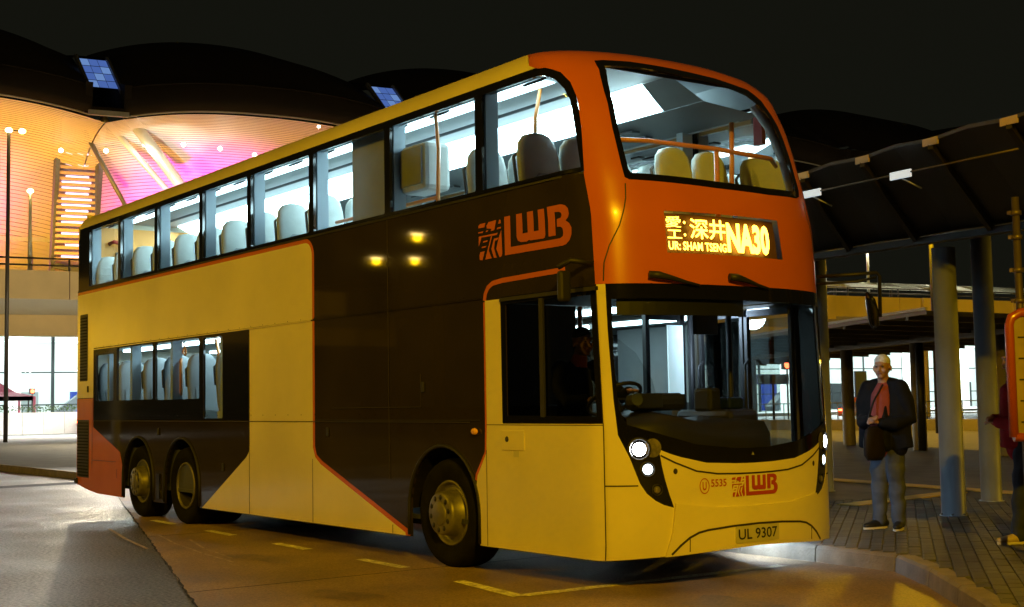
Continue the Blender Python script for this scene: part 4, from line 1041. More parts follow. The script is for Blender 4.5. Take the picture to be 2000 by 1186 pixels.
# ================================================================== STREET FURNITURE AT THE RIGHT
nbd = thing('notice_board', (1.12, 3.17, .152), 'orange framed timetable board on a clamped steel pole at the right edge', 'notice board')
bx_ = Vector(rt); bx_.z = 0; bx_.normalize()
B0 = Vector((1.07, 3.11, 0)); Z_ = lambda z: Vector((0, 0, z))
b = MB(); b.tube([B0+Z_(1.10), B0+Z_(2.00), B0+bx_*.02+Z_(2.06), B0+bx_*.09+Z_(2.10), B0+bx_*.55+Z_(2.10), B0+bx_*.62+Z_(2.06), B0+bx_*.64+Z_(2.0), B0+bx_*.64+Z_(1.10), B0+Z_(1.10)], .038, 10); b.build('frame', 'frame_orange', nbd)
b = MB(); b.box(B0+bx_*.32+Z_(1.58), (.60, .02, .96), rz=math.atan2(bx_.y, bx_.x)); b.build('notice_sheet', 'notice_paper', nbd)
for k in range(5):
    b = MB(); b.box(B0+bx_*.32+Z_(1.22+k*.17)-Vector((fw.x, fw.y, 0))*.014, (.52, .004, .012), rz=math.atan2(bx_.y, bx_.x)); b.build('printed_line', 'seam', nbd)
b = MB(); Bp = B0+bx_*.12+Vector((fw.x, fw.y, 0))*.07; b.tube([Bp+Z_(.15), Bp+Z_(3.05)], .030, 12); b.build('pole', 'pole_steel', nbd)
for z in (2.20, 2.45, 2.72, 2.92):
    b = MB(); b.lathe([(.030, -.02), (.045, -.018), (.045, .018), (.030, .02)], Bp+Z_(z), (0, 0, 1), 14); b.box(Bp+Z_(z)-bx_*.05, (.03, .03, .03)); b.build('pole_clamp', 'pole_steel', nbd)

# near shelter
shl = thing('bus_shelter', (-1.58, 5.86, .15), 'near bus shelter with dark folded canopy on steel columns beside the bus', 'shelter')
for k, (cx, cy_) in enumerate(((-1.58, 5.90), (-2.88, 4.02), (1.6, 5.8))):
    b = MB(); b.lathe([(.001, 0), (.15, 0), (.15, .012), (.128, .014), (.126, 2.9), (.001, 2.9)], (cx, cy_, .152), (0, 0, 1), 28); o = b.build('column', 'steel_column', shl)
    for q in range(6):
        b = MB(); b.lathe([(.012, .012), (.012, .030), (.001, .030)], (cx+.138*math.cos(q*1.047), cy_+.138*math.sin(q*1.047), .152), (0, 0, 1), 6); b.build('anchor_bolt', 'pole_steel', o)
npt = lambda k: Vector((-1.26+.97*k, 4.22-.20*k, 3.82))
fpt = lambda k: Vector((-3.05+1.09*k, 7.85-.07*k, 3.42))
vpt = lambda k: Vector((-1.95+1.03*k, 5.95-.10*k, 3.22))
for k in range(-7, 5):
    b = MB()
    for j, (q0, q1) in enumerate(((k, k+.5), (k+.5, k+1))):
        d0, d1 = (0, .03) if j == 0 else (.03, 0)
        A_, B_ = npt(q0)+Z_(d0), npt(q1)+Z_(d1); Cc, Dd = vpt(q1)+Z_(d1*.3), vpt(q0)+Z_(d0*.3)
        E_, F_ = fpt(q1)+Z_(d1), fpt(q0)+Z_(d0)
        b.add([A_, B_, Cc, Dd], [(3, 2, 1, 0)]); b.add([Dd, Cc, E_, F_], [(3, 2, 1, 0)])
        b.add([p+Z_(.035) for p in (A_, B_, Cc, Dd)], [(0, 1, 2, 3)]); b.add([A_, B_, B_+Z_(.035), A_+Z_(.035)], [(0, 1, 2, 3)])
    b.build('folded_panel', 'canopy_dark', shl)
    b = MB(); p = npt(k)+Z_(.0); tdir = (npt(k+1)-npt(k)).normalized(); b.bar(p-tdir*.10, p+tdir*.10, .02, .07); b.build('end_plate', 'tan_plate', shl)
    b = MB(); b.bar(npt(k)-Z_(.03), vpt(k)-Z_(.05), .05, .09); b.build('rafter', 'canopy_dark', shl)
b = MB(); b.bar(vpt(-7)-Z_(.06), vpt(5)-Z_(.06), .16, .07); b.build('valley_beam', 'canopy_dark', shl)
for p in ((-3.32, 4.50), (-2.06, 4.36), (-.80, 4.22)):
    b = MB(); q = Vector((p[0], p[1], 3.60)); td = Vector((.99, -.11, 0)); b.bar(q-td*.135, q+td*.135, .02, .075); b.build('hanging_plate', 'glowing_plate', shl)
    b = MB(); b.tube([q-Z_(.03), q+Vector((.05, .25, -.12))], .008, 6); b.build('stay_rod', 'tube_steel', shl)
b = MB(); b.tube([(-3.32, 4.50, 3.61), (-.80, 4.22, 3.61), (.6, 4.06, 3.61)], .010, 6); b.build('tie_rod', 'pole_steel', shl)
# second row column standing behind
b = MB(); b.lathe([(.001, 0), (.15, 0), (.15, .012), (.124, .014), (.122, 3.25), (.001, 3.25)], (-2.47, 7.86, .152), (0, 0, 1), 28); o = b.build('shelter_column', 'steel_column'); tag(o, 'second steel column from the right behind the near shelter edge', 'column')
b = MB(); b.lathe([(.001, 0), (.12, 0), (.12, .012), (.10, .014), (.098, 3.25), (.001, 3.25)], (-5.15, 7.95, .152), (0, 0, 1), 24); o = b.build('shelter_column', 'steel_column'); tag(o, 'slim steel column showing just right of the bus front', 'column')

# far shelter
fs_ = thing('bus_shelter', (-15, 21.5, .15), 'far low bus shelter with ribbed dark roof beyond the platform', 'shelter')
e2 = Vector((.90, -.44, 0)).normalized(); n2 = Vector((.44, .90, 0)).normalized()
F0 = Vector((-16.8, 22.2, 0))
for s_ in (-11.5, -7.6, -3.8, 0, 4.1, 8):
    p = F0+e2*s_; b = MB(); b.lathe([(.17, .15), (.165, 2.72), (.001, 2.72)], p, (0, 0, 1), 18); b.build('column', 'canopy_edge', fs_)
b = MB()
A_, B_ = F0-e2*16-n2*3.2, F0+e2*11-n2*3.2; Cc, Dd = F0+e2*11+n2*3.0, F0-e2*16+n2*3.0
b.add([A_+Z_(3.04), B_+Z_(3.04), Cc+Z_(2.80), Dd+Z_(2.80)], [(0, 1, 2, 3), (3, 2, 1, 0)]); b.add([A_+Z_(3.05), B_+Z_(3.05), B_+Z_(2.97), A_+Z_(2.97)], [(3, 2, 1, 0)]); b.build('roof', 'far_roof', fs_)
b = MB(); b.bar(A_+Z_(3.08), B_+Z_(3.08), .05, .05); b.build('gutter', 'roof_edge', fs_)
for i in range(18):
    p = F0+e2*(-15.5+i*1.5); b = MB(); b.bar(p-n2*3.1+Z_(2.97), p+n2*2.9+Z_(2.74), .12, .10); b.build('rib', 'far_roof', fs_)
b = MB(); b.bar(F0-e2*16+Z_(2.80), F0+e2*11+Z_(2.80), .35, .16); b.build('beam', 'far_roof', fs_)
b = MB(); b.tube([(-12.9, 20.2, .15), (-12.9, 20.2, 2.75)], .09, 12); b.box((-12.9, 20.2, 1.5), (.12, .1, .9)); o = b.build('sign_post', 'black_matte'); tag(o, 'thin dark post standing before the far shelter column', 'post')

# low planter wall and road beyond the platform
b = MB(); b.prism([(-60, 30), (-15, 38.4), (20, 45), (20, 45.6), (-15, 39), (-60, 30.6)], 0, .55); o = b.build('planter_wall', 'wall_tan'); tag(o, 'long low tan wall beyond the far shelter', 'wall')

# ================================================================== TERMINAL, FLYOVER
TE = Vector((.15478, .98795, 0)); TN = Vector((-.98795, .15478, 0)); T0 = Vector((-85.148, 33.687, 0))
def tp_(s_, off, z): return T0+TE*s_+TN*off+Vector((0, 0, z))
term = thing('terminal_building', tuple(tp_(20, 10, 0)), 'large terminal with dark wave roof and orange lit slatted soffit', 'building')
PER = 23.0
def zl(s_):
    q = ((s_-3.3+PER/2) % PER)/PER*2-1
    return 22.2+1.35*(1-abs(q)**2.4)
VAL = [-8.2+PER*k for k in range(-1, 5)]
for kb in range(-1, 5):
    s0, s1 = 3.3+PER*kb-PER/2+1.2, 3.3+PER*kb+PER/2-1.2
    ss = np.linspace(s0, s1, 25)
    prof = [(0, 0, 0), (-.5, .15, 0), (-.7, 1.0, 0), (-.2, 2.05, 0), (3, 3.6, .3), (8, 6.0, .7), (16, 8.4, 1.0), (30, 9.2, 1.2)]
    b = MB(); vs = []
    for (of, dz, bow) in prof:
        for s_ in ss:
            q = (s_-(s0+s1)/2)/((s1-s0)/2); vs.append(tp_(s_, of, zl(s_)+dz+bow*(1-q*q)))
    n = len(ss)
    b.add(vs[:4*n], [(i*n+k, i*n+k+1, (i+1)*n+k+1, (i+1)*n+k) for i in range(3) for k in range(n-1)], True); b.build('roof_fascia', 'roof_shell', term)
    b = MB(); b.add(vs[3*n:], [(i*n+k, i*n+k+1, (i+1)*n+k+1, (i+1)*n+k) for i in range(len(prof)-4) for k in range(n-1)], True); b.build('roof_shell', 'roof_top', term)
    b = MB(); b.tube([tp_(s_, -.06, zl(s_)-.02) for s_ in ss], .075, 6); b.build('roof_edge_trim', 'roof_edge', term)
    b = MB(); b.tube([tp_(s_, -.25, zl(s_)+2.07) for s_ in ss], .07, 6); b.build('roof_ridge_trim', 'roof_shell', term)
    if kb > 1: continue
    # slatted soffit, curving down behind the edge
    b = MB(); pr_ = []
    N_ = 62
    for i in range(N_+1):
        q = i/N_; an = q*math.pi/2
        of = .6+15.5*math.sin(an)**.9; dz = -.1-13.5*(1-math.cos(an))**1.15
        pr_.append((of, dz))
    vs = []; ss2 = np.linspace(s0-1.15, s1+1.15, 21); n = len(ss2); fs = []
    row = 0
    for i in range(N_):
        (o0, z0), (o1, z1) = pr_[i], pr_[i+1]
        om, zm = o0+(o1-o0)*.84, z0+(z1-z0)*.84
        for (oo, zz) in ((o0, z0), (om, zm), (om+.035, zm+.035), (o1+.035, z1+.035)):
            for s_ in ss2: vs.append(tp_(s_, oo, zl(s_)+zz))
        fs += [(row*n+k, row*n+k+1, (row+1)*n+k+1, (row+1)*n+k) for k in range(n-1)]
        fs += [((row+1)*n+k, (row+1)*n+k+1, (row+2)*n+k+1, (row+2)*n+k) for k in range(n-1)]
        fs += [((row+2)*n+k, (row+2)*n+k+1, (row+3)*n+k+1, (row+3)*n+k) for k in range(n-1)]
        row += 4
    b.add(vs, fs, False); b.build('slatted_soffit', 'soffit', term, kind='stuff')
for s_ in VAL:
    # valley gutter box and skylight
    b = MB()
    for (of0, of1, z0, z1) in ((-.5, 30, 22.4, 23.3),): 
        for ds in (-1.35, 1.35): b.bar(tp_(s_+ds, -.6, 23.6), tp_(s_+ds, 16, 27.6), .5, 2.2)
        b.bar(tp_(s_, -.5, 22.75), tp_(s_, 16, 26.0), 2.4, .5)
    b.build('valley_gutter', 'roof_shell', term)
    b = MB(); b.bar(tp_(s_-1.4, -.75, 22.5), tp_(s_+1.4, -.75, 22.5), .3, .35); b.build('gutter_lip', 'roof_edge', term)
    if s_ > 20: continue
    b = MB(); b.add([tp_(s_-1.6, 4.3, 27.8), tp_(s_+1.6, 4.3, 27.8), tp_(s_+1.6, 16, 30.6), tp_(s_-1.6, 16, 30.6)], [(0, 1, 2, 3)]); b.build('valley_roof', 'roof_top', term)
    sf = lambda q, ds: tp_(s_+ds-.1*q, 1.0+q*.75, 24.75+q*.70)
    for ds in (-1.12, 1.12):
        b = MB(); b.bar(sf(-.4, ds), sf(4.3, ds), .22, .30); b.build('skylight_frame', 'steel_blue', term)
    for i in range(4):
        for j in range(3):
            b = MB(); d0, d1 = -.98+j*.66, -.98+j*.66+.63
            b.add([sf(i+.03, d0), sf(i+.03, d1), sf(i+.95, d1), sf(i+.95, d0)], [(0, 1, 2, 3), (3, 2, 1, 0)]); b.build('skylight_pane', 'sky_window' if (i*2+j) % 3 else 'sky_window_pale', term)
    if s_ > 20: continue
    # raking steel tubes and louvred tower below the valley
    b = MB(); b.tube([tp_(s_+2.2, 4, 23.6), tp_(s_+8.6, 9, 17.6)], .46, 12); b.build('raking_strut', 'tube_steel', term)
    b = MB(); b.tube([tp_(s_+.5, 5, 23.5), tp_(s_+7.4, 9, 17.6)], .24, 10); b.build('raking_strut', 'tube_steel', term)
    b = MB(); b.tube([tp_(s_-.6, 6, 22.5), tp_(s_+3.8, 9, 16.0)], .18, 10); b.build('raking_strut', 'steel_blue', term)
    b = MB(); b.bar(tp_(s_-1.95, 9.5, 24.2), tp_(s_-2.3, 10.5, 11), .35, .35); b.build('tower_post', 'steel_blue', term)
    b = MB(); b.bar(tp_(s_+1.3, 9.5, 24.0), tp_(s_+.75, 10.5, 12), .45, .45); b.build('tower_post', 'steel_blue', term)
    for i in range(22):
        z = 22.6-i*.45; q = i/22
        b = MB(); b.bar(tp_(s_-1.9-.25*q, 10, z), tp_(s_+1.1-.4*q, 10, z), .3, .22); b.build('louvre', 'louvre_slat', term)
        if i % 2 == 0 or 6 < i < 14:
            b = MB(); a0 = random.uniform(-.9, -.2); b.bar(tp_(s_-1.6+(.0 if i % 3 else .3), 10.25, z-.22), tp_(s_+.8+a0*.6, 10.25, z-.22), .05, .13); b.build('louvre_lamp', 'louvre_light', term)
    b = MB(); b.bar(tp_(s_-.45, 11.0, 24.0), tp_(s_-.85, 11.4, 12.0), .2, 3.2) if False else b.add([tp_(s_-2.2, 10.6, 11), tp_(s_+.9, 10.6, 11), tp_(s_+1.4, 10.6, 24.4), tp_(s_-1.9, 10.6, 24.4)], [(0, 1, 2, 3), (3, 2, 1, 0)]); b.build('tower_back', 'louvre_slat', term)
    b = MB(); b.bar(tp_(s_-2.1, 9.8, 22.2), tp_(s_+1.3, 9.8, 22.4), .4, .3); b.bar(tp_(s_-2.2, 9.8, 12.6), tp_(s_+.9, 9.8, 12.0), .5, .4); b.build('tower_beam', 'steel_blue', term)
for k, s_ in enumerate((-10.4, -7.1, -4.2, -1.2, 1.7, 4.5, 9.9)):
    z = (21.6, 21.8, 22.5, 22.7, 22.6, 22.3, 25.0)[k]-.6
    b = MB(); b.ball(tp_(s_, 6.6, z), .17, 10, 8); b.build('soffit_lamp', 'spot_lamp', term)
    if k in (2, 4): light('soffit_lamp_light', 'POINT', tuple(tp_(s_, 5.2, z-1.0)), 90, (.92, 1, .9), size=.15)
b = MB(); b.bar(tp_(-40, 15, 15.2), tp_(36, 15, 15.2), .3, .35); b.build('facade_rail', 'tube_steel', term)
for s_ in np.arange(-38, 36, 3.8):
    b = MB(); b.bar(tp_(s_, 15.2, 8), tp_(s_, 15.2, 15.2), .12, .12); b.build('facade_post', 'steel_blue', term)
b = MB(); b.bar(tp_(-60, 24, 4), tp_(36, 24, 4), .3, 24); b.build('back_wall', 'soffit', term)
# ground floor hall
hall = thing('arrivals_hall', tuple(tp_(20, 12, 0)), 'brightly lit white ground floor hall with glazing under the terminal', 'building')
b = MB(); b.bar(tp_(-45, 11, .1), tp_(110, 11, .1), 30, .2); b.build('floor', 'hall_floor', hall)
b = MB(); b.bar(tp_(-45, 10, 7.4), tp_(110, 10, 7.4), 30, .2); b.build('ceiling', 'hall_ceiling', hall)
b = MB(); b.bar(tp_(-45, 10, 7.62), tp_(110, 10, 7.62), 31, .22); b.build('light_stop_slab', 'interior_dark', hall)  # added slab that stops the glowing ceiling from lighting the soffit above
b = MB(); b.bar(tp_(-45, 22, 3.7), tp_(110, 22, 3.7), .3, 7.4); b.build('back_wall', 'hall_white', hall)
for s_ in np.arange(-40, 108, 5.2):
    b = MB(); b.bar(tp_(s_, -2, 7.24), tp_(s_+2.0, 21, 7.24), .7, .08); b.build('ceiling_light', 'hall_light', hall)
for of in (1, 5, 9.5, 15):
    b = MB(); b.bar(tp_(-45, of, 7.2), tp_(110, of, 7.2), .25, .30); b.build('ceiling_beam', 'hall_white', hall)
for s_ in np.arange(-42, 108, 2.6):
    b = MB(); b.bar(tp_(s_, 7, .2), tp_(s_, 7, 7.2), .11 if int(s_) % 2 else .22, .15); b.build('mullion', 'mullion', hall)
for z in (1.9, 4.3):
    b = MB(); b.bar(tp_(-45, 7, z), tp_(110, 7, z), .10, .10); b.build('transom', 'mullion', hall)
b = MB(); b.add([tp_(-45, 6.9, .2), tp_(110, 6.9, .2), tp_(110, 6.9, 7.2), tp_(-45, 6.9, 7.2)], [(0, 1, 2, 3)]); b.build('glazing', 'hall_glass', hall)
for s_ in np.arange(-38, 108, 7.6):
    b = MB(); b.lathe([(.45, .2), (.45, 7.3)], tp_(s_+1.3, 3.5, 0), (0, 0, 1), 16); b.build('hall_column', 'hall_white', hall)
for s_ in (-22, -10.5, 41, 50.5, 60):
    b = MB(); b.bar(tp_(s_, 13, .3), tp_(s_+6.5, 13, 5.2), 1.2, .9); b.build('escalator', 'steel_blue', hall)
for s_ in np.arange(-35, 105, 4.7):
    b = MB(); b.box(tp_(s_, 18, 1.6), (.4, 2.2, 2.8)); b.build('kiosk', ('interior_grey', 'sign_blue', 'hall_white', 'mullion')[int(s_*7) % 4], hall)
for k in range(6):
    light('hall_lamp', 'AREA', tuple(tp_(-30+k*24, 2.0, 6.9)), 7000, (.88, 1, .97), aim=tuple(tp_(-30+k*24, 0, 0)), size=20, sy=6)
# flyover
fly = thing('flyover', (-52, 30, 0), 'long yellow lit concrete flyover crossing in front of the terminal', 'flyover')
FA = Vector((-54.4, 9.85, 0)); FE = Vector((.118, .993, 0)).normalized(); FN = Vector((-.993, .118, 0)).normalized()
fp = lambda s_, of, z: FA+FE*s_+FN*of+Vector((0, 0, z))
for i in range(18):
    s0 = -40+i*8.6
    b = MB(); b.bar(fp(s0+.02, 0, 7.15), fp(s0+8.58, 0, 7.15), .30, 1.3); b.build('parapet', 'flyover_paint', fly)
    b = MB(); b.bar(fp(s0+1.9, -.12, 7.05), fp(s0+3.0, -.12, 7.05), .45, 1.5); b.build('pilaster', 'flyover_paint', fly)
    b = MB(); b.tube([fp(s0, -.05, 7.8), fp(s0, -.05, 8.35)], .05, 6); b.build('rail_post', 'rail_dark', fly)
    b = MB(); b.tube([fp(s0+4.3, -.05, 7.8), fp(s0+4.3, -.05, 8.35)], .05, 6); b.build('rail_post', 'rail_dark', fly)
b = MB(); b.add([fp(-45, -.15, 6.5), fp(115, -.15, 6.5), fp(115, 1.8, 5.92), fp(-45, 1.8, 5.92)], [(3, 2, 1, 0)]); b.build('soffit', 'flyover_soffit', fly)
b = MB(); b.bar(fp(-45, 2.0, 5.42), fp(115, 2.0, 5.42), .35, 1.0); b.build('edge_beam', 'flyover_paint', fly)
b = MB(); b.bar(fp(-45, 6.5, 6.0), fp(115, 6.5, 6.0), 9, .8); b.build('deck', 'flyover_soffit', fly)
for z in (8.05, 8.36):
    b = MB(); b.tube([fp(-45, -.05, z), fp(115, -.05, z)], .045, 6); b.build('handrail', 'rail_dark', fly)
for s_ in (-18, 20, 41, 62, 85):
    b = MB(); b.lathe([(.6, 0), (.6, 5.2)], fp(s_, 5.5, 0), (0, 0, 1), 16); b.build('pier', 'flyover_paint', fly)
# covered walkway on the flyover at the right
wk = thing('covered_walkway', tuple(fp(60, 3, 7.8)), 'pale green translucent walkway roof on top of the flyover at right', 'canopy')
for i in range(34):
    s0 = 36+i*1.6
    b = MB(); vs = []
    for q in range(7):
        of = 1.0+q*.75; z = 8.40+.75*math.sin(math.pi*q/6*.75)
        vs += [fp(s0+.03, of, z), fp(s0+1.55, of, z)]
    b.add(vs, [(2*q, 2*q+1, 2*q+3, 2*q+2) for q in range(6)]+[(2*q+2, 2*q+3, 2*q+1, 2*q) for q in range(6)], True); b.build('roof_panel', 'walkway_roof', wk)
for i in range(12):
    b = MB(); b.tube([fp(36+i*4.8, 1.2, 7.6), fp(36+i*4.8, 1.2, 8.45)], .09, 8); b.build('post', 'rail_dark', wk)
# lamp posts on the flyover
def lamp_post(p, z0, z1, label, heads=((.0, 0),), m='rail_dark', r_=.075, grp=None, e=0, col=(1, .86, .62)):
    t = thing('street_lamp', (p.x, p.y, z0), label, 'street lamp', grp)
    b = MB(); b.tube([(p.x, p.y, z0), (p.x, p.y, z1)], [r_*1.3, r_], 8); b.build('post', m, t)
    for (ds, of) in heads:
        h = Vector((p.x, p.y, z1))+FE*ds
        b = MB(); b.bar((p.x, p.y, z1), h, .05, .05); b.build('arm', m, t)
        if e:
            l = light('lamp_light', 'POINT', tuple(h-Vector((0, 0, .35))), e, col, size=.15); l.parent = t; l.matrix_parent_inverse = Matrix.Translation(-BASE[t])
        b = MB(); b.ball(h, (.15, .15, .11), 10, 8); b.build('lamp_head', 'sodium_lamp', t)
    return t
lamp_post(Vector((-51.7, 9.45, 0)), 0, 13.6, 'tall dark twin headed street lamp at the far left', ((0, 0), (.55, 0)))
lamp_post(fp(1.75, 3.0, 0), 7.8, 11.9, 'short pale street lamp on the flyover at far left', m='tube_steel')
lamp_post(fp(55.0, 3, 0), 7.8, 12.6, 'pale lamp post rising from the walkway right of the bus', m='tube_steel', e=3500)
lamp_post(fp(62.8, 4, 0), 7.8, 11.6, 'lamp post showing its light between the two big steel columns', m='tube_steel', e=3500)
# white barrier, hedge, tent, traffic lights, vehicles
bar_ = thing('concrete_barrier', (-78.5, 18, 0), 'white concrete barrier below the lit hall at far left', 'barrier')
BD = Vector((.24, .97, 0)).normalized(); BQ = Vector((-79.0, 16.5, 0))
for i in range(-8, 40):
    p = BQ+BD*(i*1.25); b = MB(); b.bar(p+Z_(.68)+BD*.01, p+BD*1.235+Z_(.68), .35, 1.36); b.build('barrier_unit', 'barrier_white', bar_)
rng = random.Random(5)
b = MB()
for i in range(5200):
    c = BQ+BD*rng.uniform(-10, 50)+Vector((-.7+rng.gauss(0, .25), 0, 1.42+rng.uniform(0, .36)+rng.gauss(0, .05))); s_ = rng.uniform(.05, .11)
    d1 = Vector((rng.gauss(0, 1), rng.gauss(0, 1), rng.gauss(0, 1))).normalized(); d2 = d1.cross(Vector((rng.gauss(0, 1), rng.gauss(0, 1), rng.gauss(0, 1)))).normalized()
    b.add([c-d1*s_, c+d2*s_*.5, c+d1*s_, c-d2*s_*.5], [(0, 1, 2, 3)])
o = b.build('hedge', 'foliage'); tag(o, 'thin green hedge along the top of the white barrier', 'hedge', kind='stuff')
tent = thing('gazebo_tent', (-83.6, 17.6, .2), 'pink red pitched gazebo tent in front of the hall', 'tent')
tc_ = Vector((-83.6, 17.6, 0)); d_ = 1.75
for k in range(4):
    q = [(-d_, -d_), (d_, -d_), (d_, d_), (-d_, d_)]; p, r_ = q[k], q[(k+1) % 4]
    b = MB(); P_ = lambda t_, z: tc_+Vector((t_[0], t_[1], z)); mid = lambda t_, f_, z: tc_+Vector((t_[0]*f_, t_[1]*f_, z))
    b.add([P_(p, 2.42), P_(r_, 2.42), mid(r_, .45, 2.72), mid(p, .45, 2.72), tc_+Z_(3.35)], [(0, 1, 2, 3), (3, 2, 4), (3, 2, 1, 0), (4, 2, 3)]); b.add([P_(p, 2.42), P_(r_, 2.42), P_(r_, 2.15), P_(p, 2.15)], [(0, 1, 2, 3), (3, 2, 1, 0)]); b.build('canopy_side', 'tent_red', tent)
    b = MB(); b.tube([P_(p, .2), P_(p, 2.4)], .09, 6); b.build('leg', 'tent_red', tent)
def blob_light(name, p, r_, m, label, cat):
    t = thing(name, (p[0], p[1], .2), label, cat)
    b = MB(); b.tube([(p[0], p[1], .2), (p[0], p[1], p[2]-.1)], .05, 6); b.build('post', 'rail_dark', t)
    b = MB(); b.box((p[0]-.1, p[1], p[2]), (.2, r_*2.6, r_*2.6)); b.build('housing', 'mullion', t)
    b = MB(); b.ball(p, r_, 10, 8); b.build('lamp', m, t)
blob_light('warning_lamp', (-82.5, 19.4, 2.75), .13, 'red_lamp', 'red warning lamp right of the pink tent', 'lamp')
blob_light('warning_lamp', (-82.3, 19.1, 2.30), .10, 'amber_lamp', 'small amber warning lamp low beside the pink tent', 'lamp')
blob_light('traffic_light', (-47.9, 53.5, 3.45), .22, 'red_lamp', 'red traffic light seen through the bus windscreen', 'traffic light')
for (p, m, lab, cat) in (((-45.5, 57.2, 1.9), 'sign_blue', 'upright blue sign panel on the lit frontage left of the standing man', 'sign'), ((-48.6, 53.0, 2.6), 'sign_blue', 'wide blue sign panel seen through the windscreen below the red light', 'sign')):
    t = thing('blue_sign', (p[0], p[1], .2), lab, cat); wide = p[0] < -47
    b = MB(); b.bar(Vector(p)-FE*(1.2 if wide else .45), Vector(p)+FE*(1.2 if wide else .45), .12, .6 if wide else 2.2); b.build('panel', m, t)
    b = MB(); b.tube([(p[0], p[1], .2), (p[0], p[1], p[2])], .07, 6); b.build('post', 'rail_dark', t)
def car(p, rz, m, label):
    t = thing('parked_car', p, label, 'car', local=True, rz=rz)
    b = MB(); lp = [(-2.1, .35), (-2.15, .8), (-1.4, .95), (-.8, 1.45), (.7, 1.48), (1.3, .98), (2.1, .85), (2.15, .35)]
    b.add([(xx, -.85, z) for xx, z in lp]+[(xx, .85, z) for xx, z in lp], [tuple(range(8)), tuple(reversed(range(8, 16)))]+[(i, 8+i, 8+(i+1) % 8, (i+1) % 8) for i in range(8)])
    b.f = [tuple(reversed(f)) for f in b.f]
    o = b.build('body', m, None, bevel=.08); o.parent = t
    b = MB(); lp = [(-1.25, .98), (-.75, 1.38), (.62, 1.40), (1.12, 1.0)]
    for yy in (-.86, .86): b.add([(xx, yy, z) for xx, z in lp], [(0, 1, 2, 3), (3, 2, 1, 0)])
    b.build('side_window', 'mullion', None).parent = t
    for xx in (-1.3, 1.35):
        for yy in (-.75, .75):
            b = MB(); b.lathe([(.001, -.1), (.2, -.1), (.32, -.09), (.32, .09), (.2, .1), (.001, .1)], (xx, yy, .32), (0, 1, 0), 16); b.build('wheel', 'rubber', None).parent = t
    for yy in (-.6, .6):
        b = MB(); b.box((-2.14, yy, .72), (.06, .30, .12)); b.build('tail_light', 'red_lamp', None).parent = t
car((-45.3, 57.6, 0), R(100), 'car_orange', 'orange red car parked beyond the platform by the lit frontage left of the standing man')
car((-76.0, 22.5, 0), R(75), 'car_white', 'white car near the barrier partly behind the rear of the bus')
# railings in front of the lit frontage
gr_ = thing('guard_railing', (-43, 52, 0), 'grey guard railing in front of the lit white frontage', 'railing')
g0, g1 = Vector((-47, 45, 0)), Vector((-37, 60, 0)); gd_ = (g1-g0).normalized(); L_ = (g1-g0).length
for z in (.5, 1.15): b = MB(); b.tube([g0+Z_(z), g1+Z_(z)], .035, 6); b.build('rail', 'steel_blue', gr_)
for i in range(19): b = MB(); q = g0+gd_*(L_*i/18); b.tube([q, q+Z_(1.15)], .03, 6); b.build('post', 'steel_blue', gr_)

# ================================================================== STREET LIGHTING
# sodium street lamps around the bus station, outside the picture
def sodium(p, z, e, label, grp='sodium street lamps around the bus station'):
    t = thing('street_lamp', (p[0], p[1], 0), label, 'street lamp', grp)
    b = MB(); b.tube([(p[0], p[1]-1.2, 0), (p[0], p[1]-1.2, z-.5), (p[0], p[1]-1.0, z+.1), (p[0], p[1], z+.15)], [.11, .08, .06, .05], 10); b.build('post', 'rail_dark', t)
    b = MB(); b.box((p[0], p[1], z+.16), (.35, .7, .14)); b.build('lamp_head', 'tube_steel', t, bevel=.04)
    b = MB(); b.box((p[0], p[1], z+.05), (.22, .5, .06)); b.build('lens', 'sodium_lamp', t)
    l = light('sodium_light', 'POINT', (p[0], p[1], z-.12), e, SODIUM, size=.16); l.parent = t; l.matrix_parent_inverse = Matrix.Translation(-BASE[t])
sodium((-9.5, -15.0), 9.5, 3400, 'sodium street lamp mast left of the photographer')
sodium((13.5, -7.5), 9.0, 8200, 'sodium street lamp mast behind the photographer to the right')
sodium((-43.4, -25.0), 9.0, 50, 'far sodium lamp making the highest spot mirrored in the charcoal panel'); sodium((-52.8, -28.3), 9.0, 50, 'far sodium lamp making the left spot mirrored in the charcoal panel'); sodium((-51.9, -30.1), 9.0, 50, 'far sodium lamp making the lower right spot mirrored in the charcoal panel')
# added wash lights on made-up posts for flyover, road and far platform
lamp_post(fp(2.0, -11, 0), 0, 4.5, 'added low white wash lamp hidden behind the rear of the bus', e=3000, col=(1, .84, .58), r_=.05)
lamp_post(fp(-16, -11, 0), 0, 4.5, 'added low sodium wash lamp beyond the left edge below the flyover', e=2000, col=SODIUM, r_=.05)
lamp_post(fp(60, -13, 0), 0, 4.8, 'added low sodium wash lamp lighting the flyover beyond the right edge', e=4600, col=SODIUM)
lamp_post(fp(36, -13, 0), 0, 4.8, 'added low sodium wash lamp hidden behind the bus near the flyover', e=4200, col=SODIUM)
lamp_post(Vector((-22, 33, 0)), 0, 9.3, 'added tall sodium wash lamp hidden behind the near shelter canopy', e=9500, col=SODIUM)
lamp_post(Vector((3, 16, 0)), .15, 8.3, 'added tall sodium wash lamp beyond the right edge of the platform', e=1800, col=SODIUM)
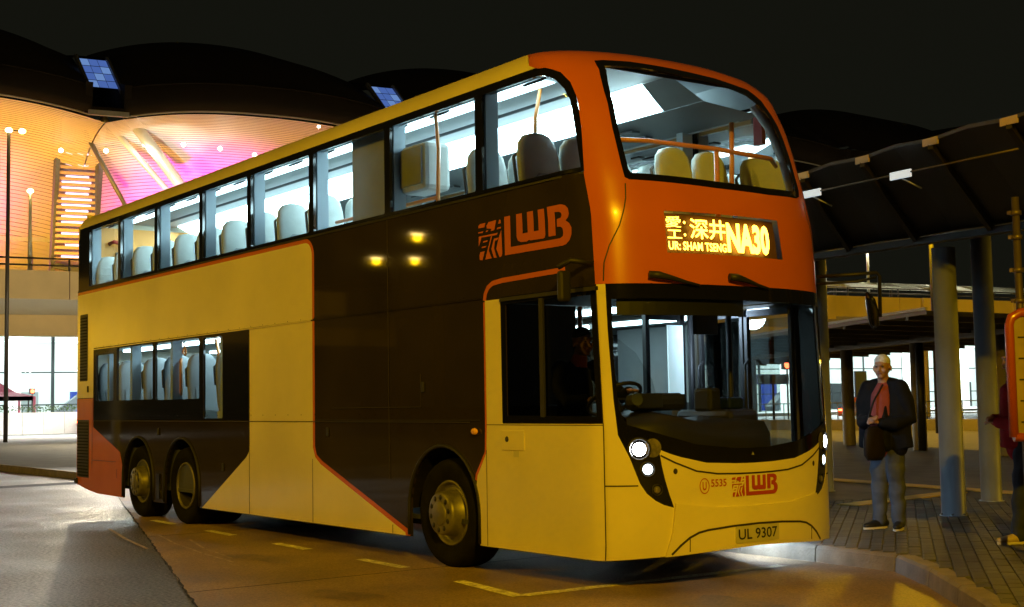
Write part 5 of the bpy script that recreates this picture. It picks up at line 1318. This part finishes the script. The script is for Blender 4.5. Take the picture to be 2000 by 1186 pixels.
# soffit uplights of the terminal: amber and magenta
for k in (-1, 0, 1):
    c = 3.3+PER*k
    light('soffit_uplight', 'SPOT', tuple(tp_(c-7.5, 3.0, 9.5)), 6200, (1, .50, .04), aim=tuple(tp_(c-8, 10, 21)), size=.4, spot=120, blend=.8)
    light('soffit_uplight', 'SPOT', tuple(tp_(c+4, 3.0, 9.5)), 4200, (1, .44, .13), aim=tuple(tp_(c+5, 9, 22)), size=.4, spot=120, blend=.8)
    light('soffit_magenta', 'SPOT', tuple(tp_(c-1.5, 7.5, 11.0)), 17000, (1, .06, .70), aim=tuple(tp_(c-1.5, 13, 17)), size=.4, spot=110, blend=.9)
light('soffit_uplight', 'SPOT', tuple(tp_(-15, 3.0, 9.5)), 7500, (1, .52, .02), aim=tuple(tp_(-15, 11, 20)), size=.4, spot=120, blend=.8)
for k, s_ in enumerate((-22, -8, 6, 20)):
    light('underdeck_light', 'AREA', tuple(fp(s_, 7.0, 5.5)), 6000, (1, .97, .88), aim=tuple(fp(s_, 9, 0)), size=10, sy=1.2)
# white floodlamp in the bus lane behind the bus
t = thing('street_lamp', (-27, 9.5, 0), 'white floodlight mast standing behind the bus hidden by its body', 'street lamp')
b = MB(); b.tube([(-27, 9.5, 0), (-27, 9.5, 6.2)], .09, 8); b.build('post', 'tube_steel', t)
b = MB(); b.box((-27, 9.5, 6.3), (.5, .5, .2)); b.build('lamp_head', 'tube_steel', t)
l = light('flood_light', 'SPOT', (-26.8, 9.4, 6.1), 9000, (1, .97, .92), aim=(-13.5, -3.2, 0), size=.12, spot=64, blend=.7); l.parent = t; l.matrix_parent_inverse = Matrix.Translation(-BASE[t])
# added fill light inside the bus doorway, shining out over the platform
l = light('doorway_fill', 'SPOT', (-1.55, 2.05, 2.22), 90, (.58, .76, 1.0), aim=(-1.6, 6.0, 1.3), size=.12, spot=130, blend=.7); l.parent = bus; l.matrix_parent_inverse = Matrix.Translation(-BASE[bus])
# added unseen white fill light left of the picture, brightening the asphalt
t = thing('street_lamp', (-23, -4.2, 0), 'added white fill light mast at the roadside left of the bus', 'street lamp')
b = MB(); b.tube([(-23, -4.2, 0), (-23, -4.2, 7.3)], [.11, .07], 10); b.build('post', 'tube_steel', t)
b = MB(); b.box((-22.8, -4.1, 7.4), (.6, .4, .16)); b.build('lamp_head', 'tube_steel', t, bevel=.04)
l = light('road_fill', 'SPOT', (-22.6, -4.1, 7.2), 5600, (.86, .97, 1.0), aim=(-11.5, -5.4, 0), size=.15, spot=38, blend=.8); l.parent = t; l.matrix_parent_inverse = Matrix.Translation(-BASE[t])
light('strut_spot', 'SPOT', tuple(tp_(-1.0, -1.0, 9.5)), 9000, (.9, 1, .92), aim=tuple(tp_(-2.6, 6.5, 20.6)), size=.2, spot=34, blend=.7)
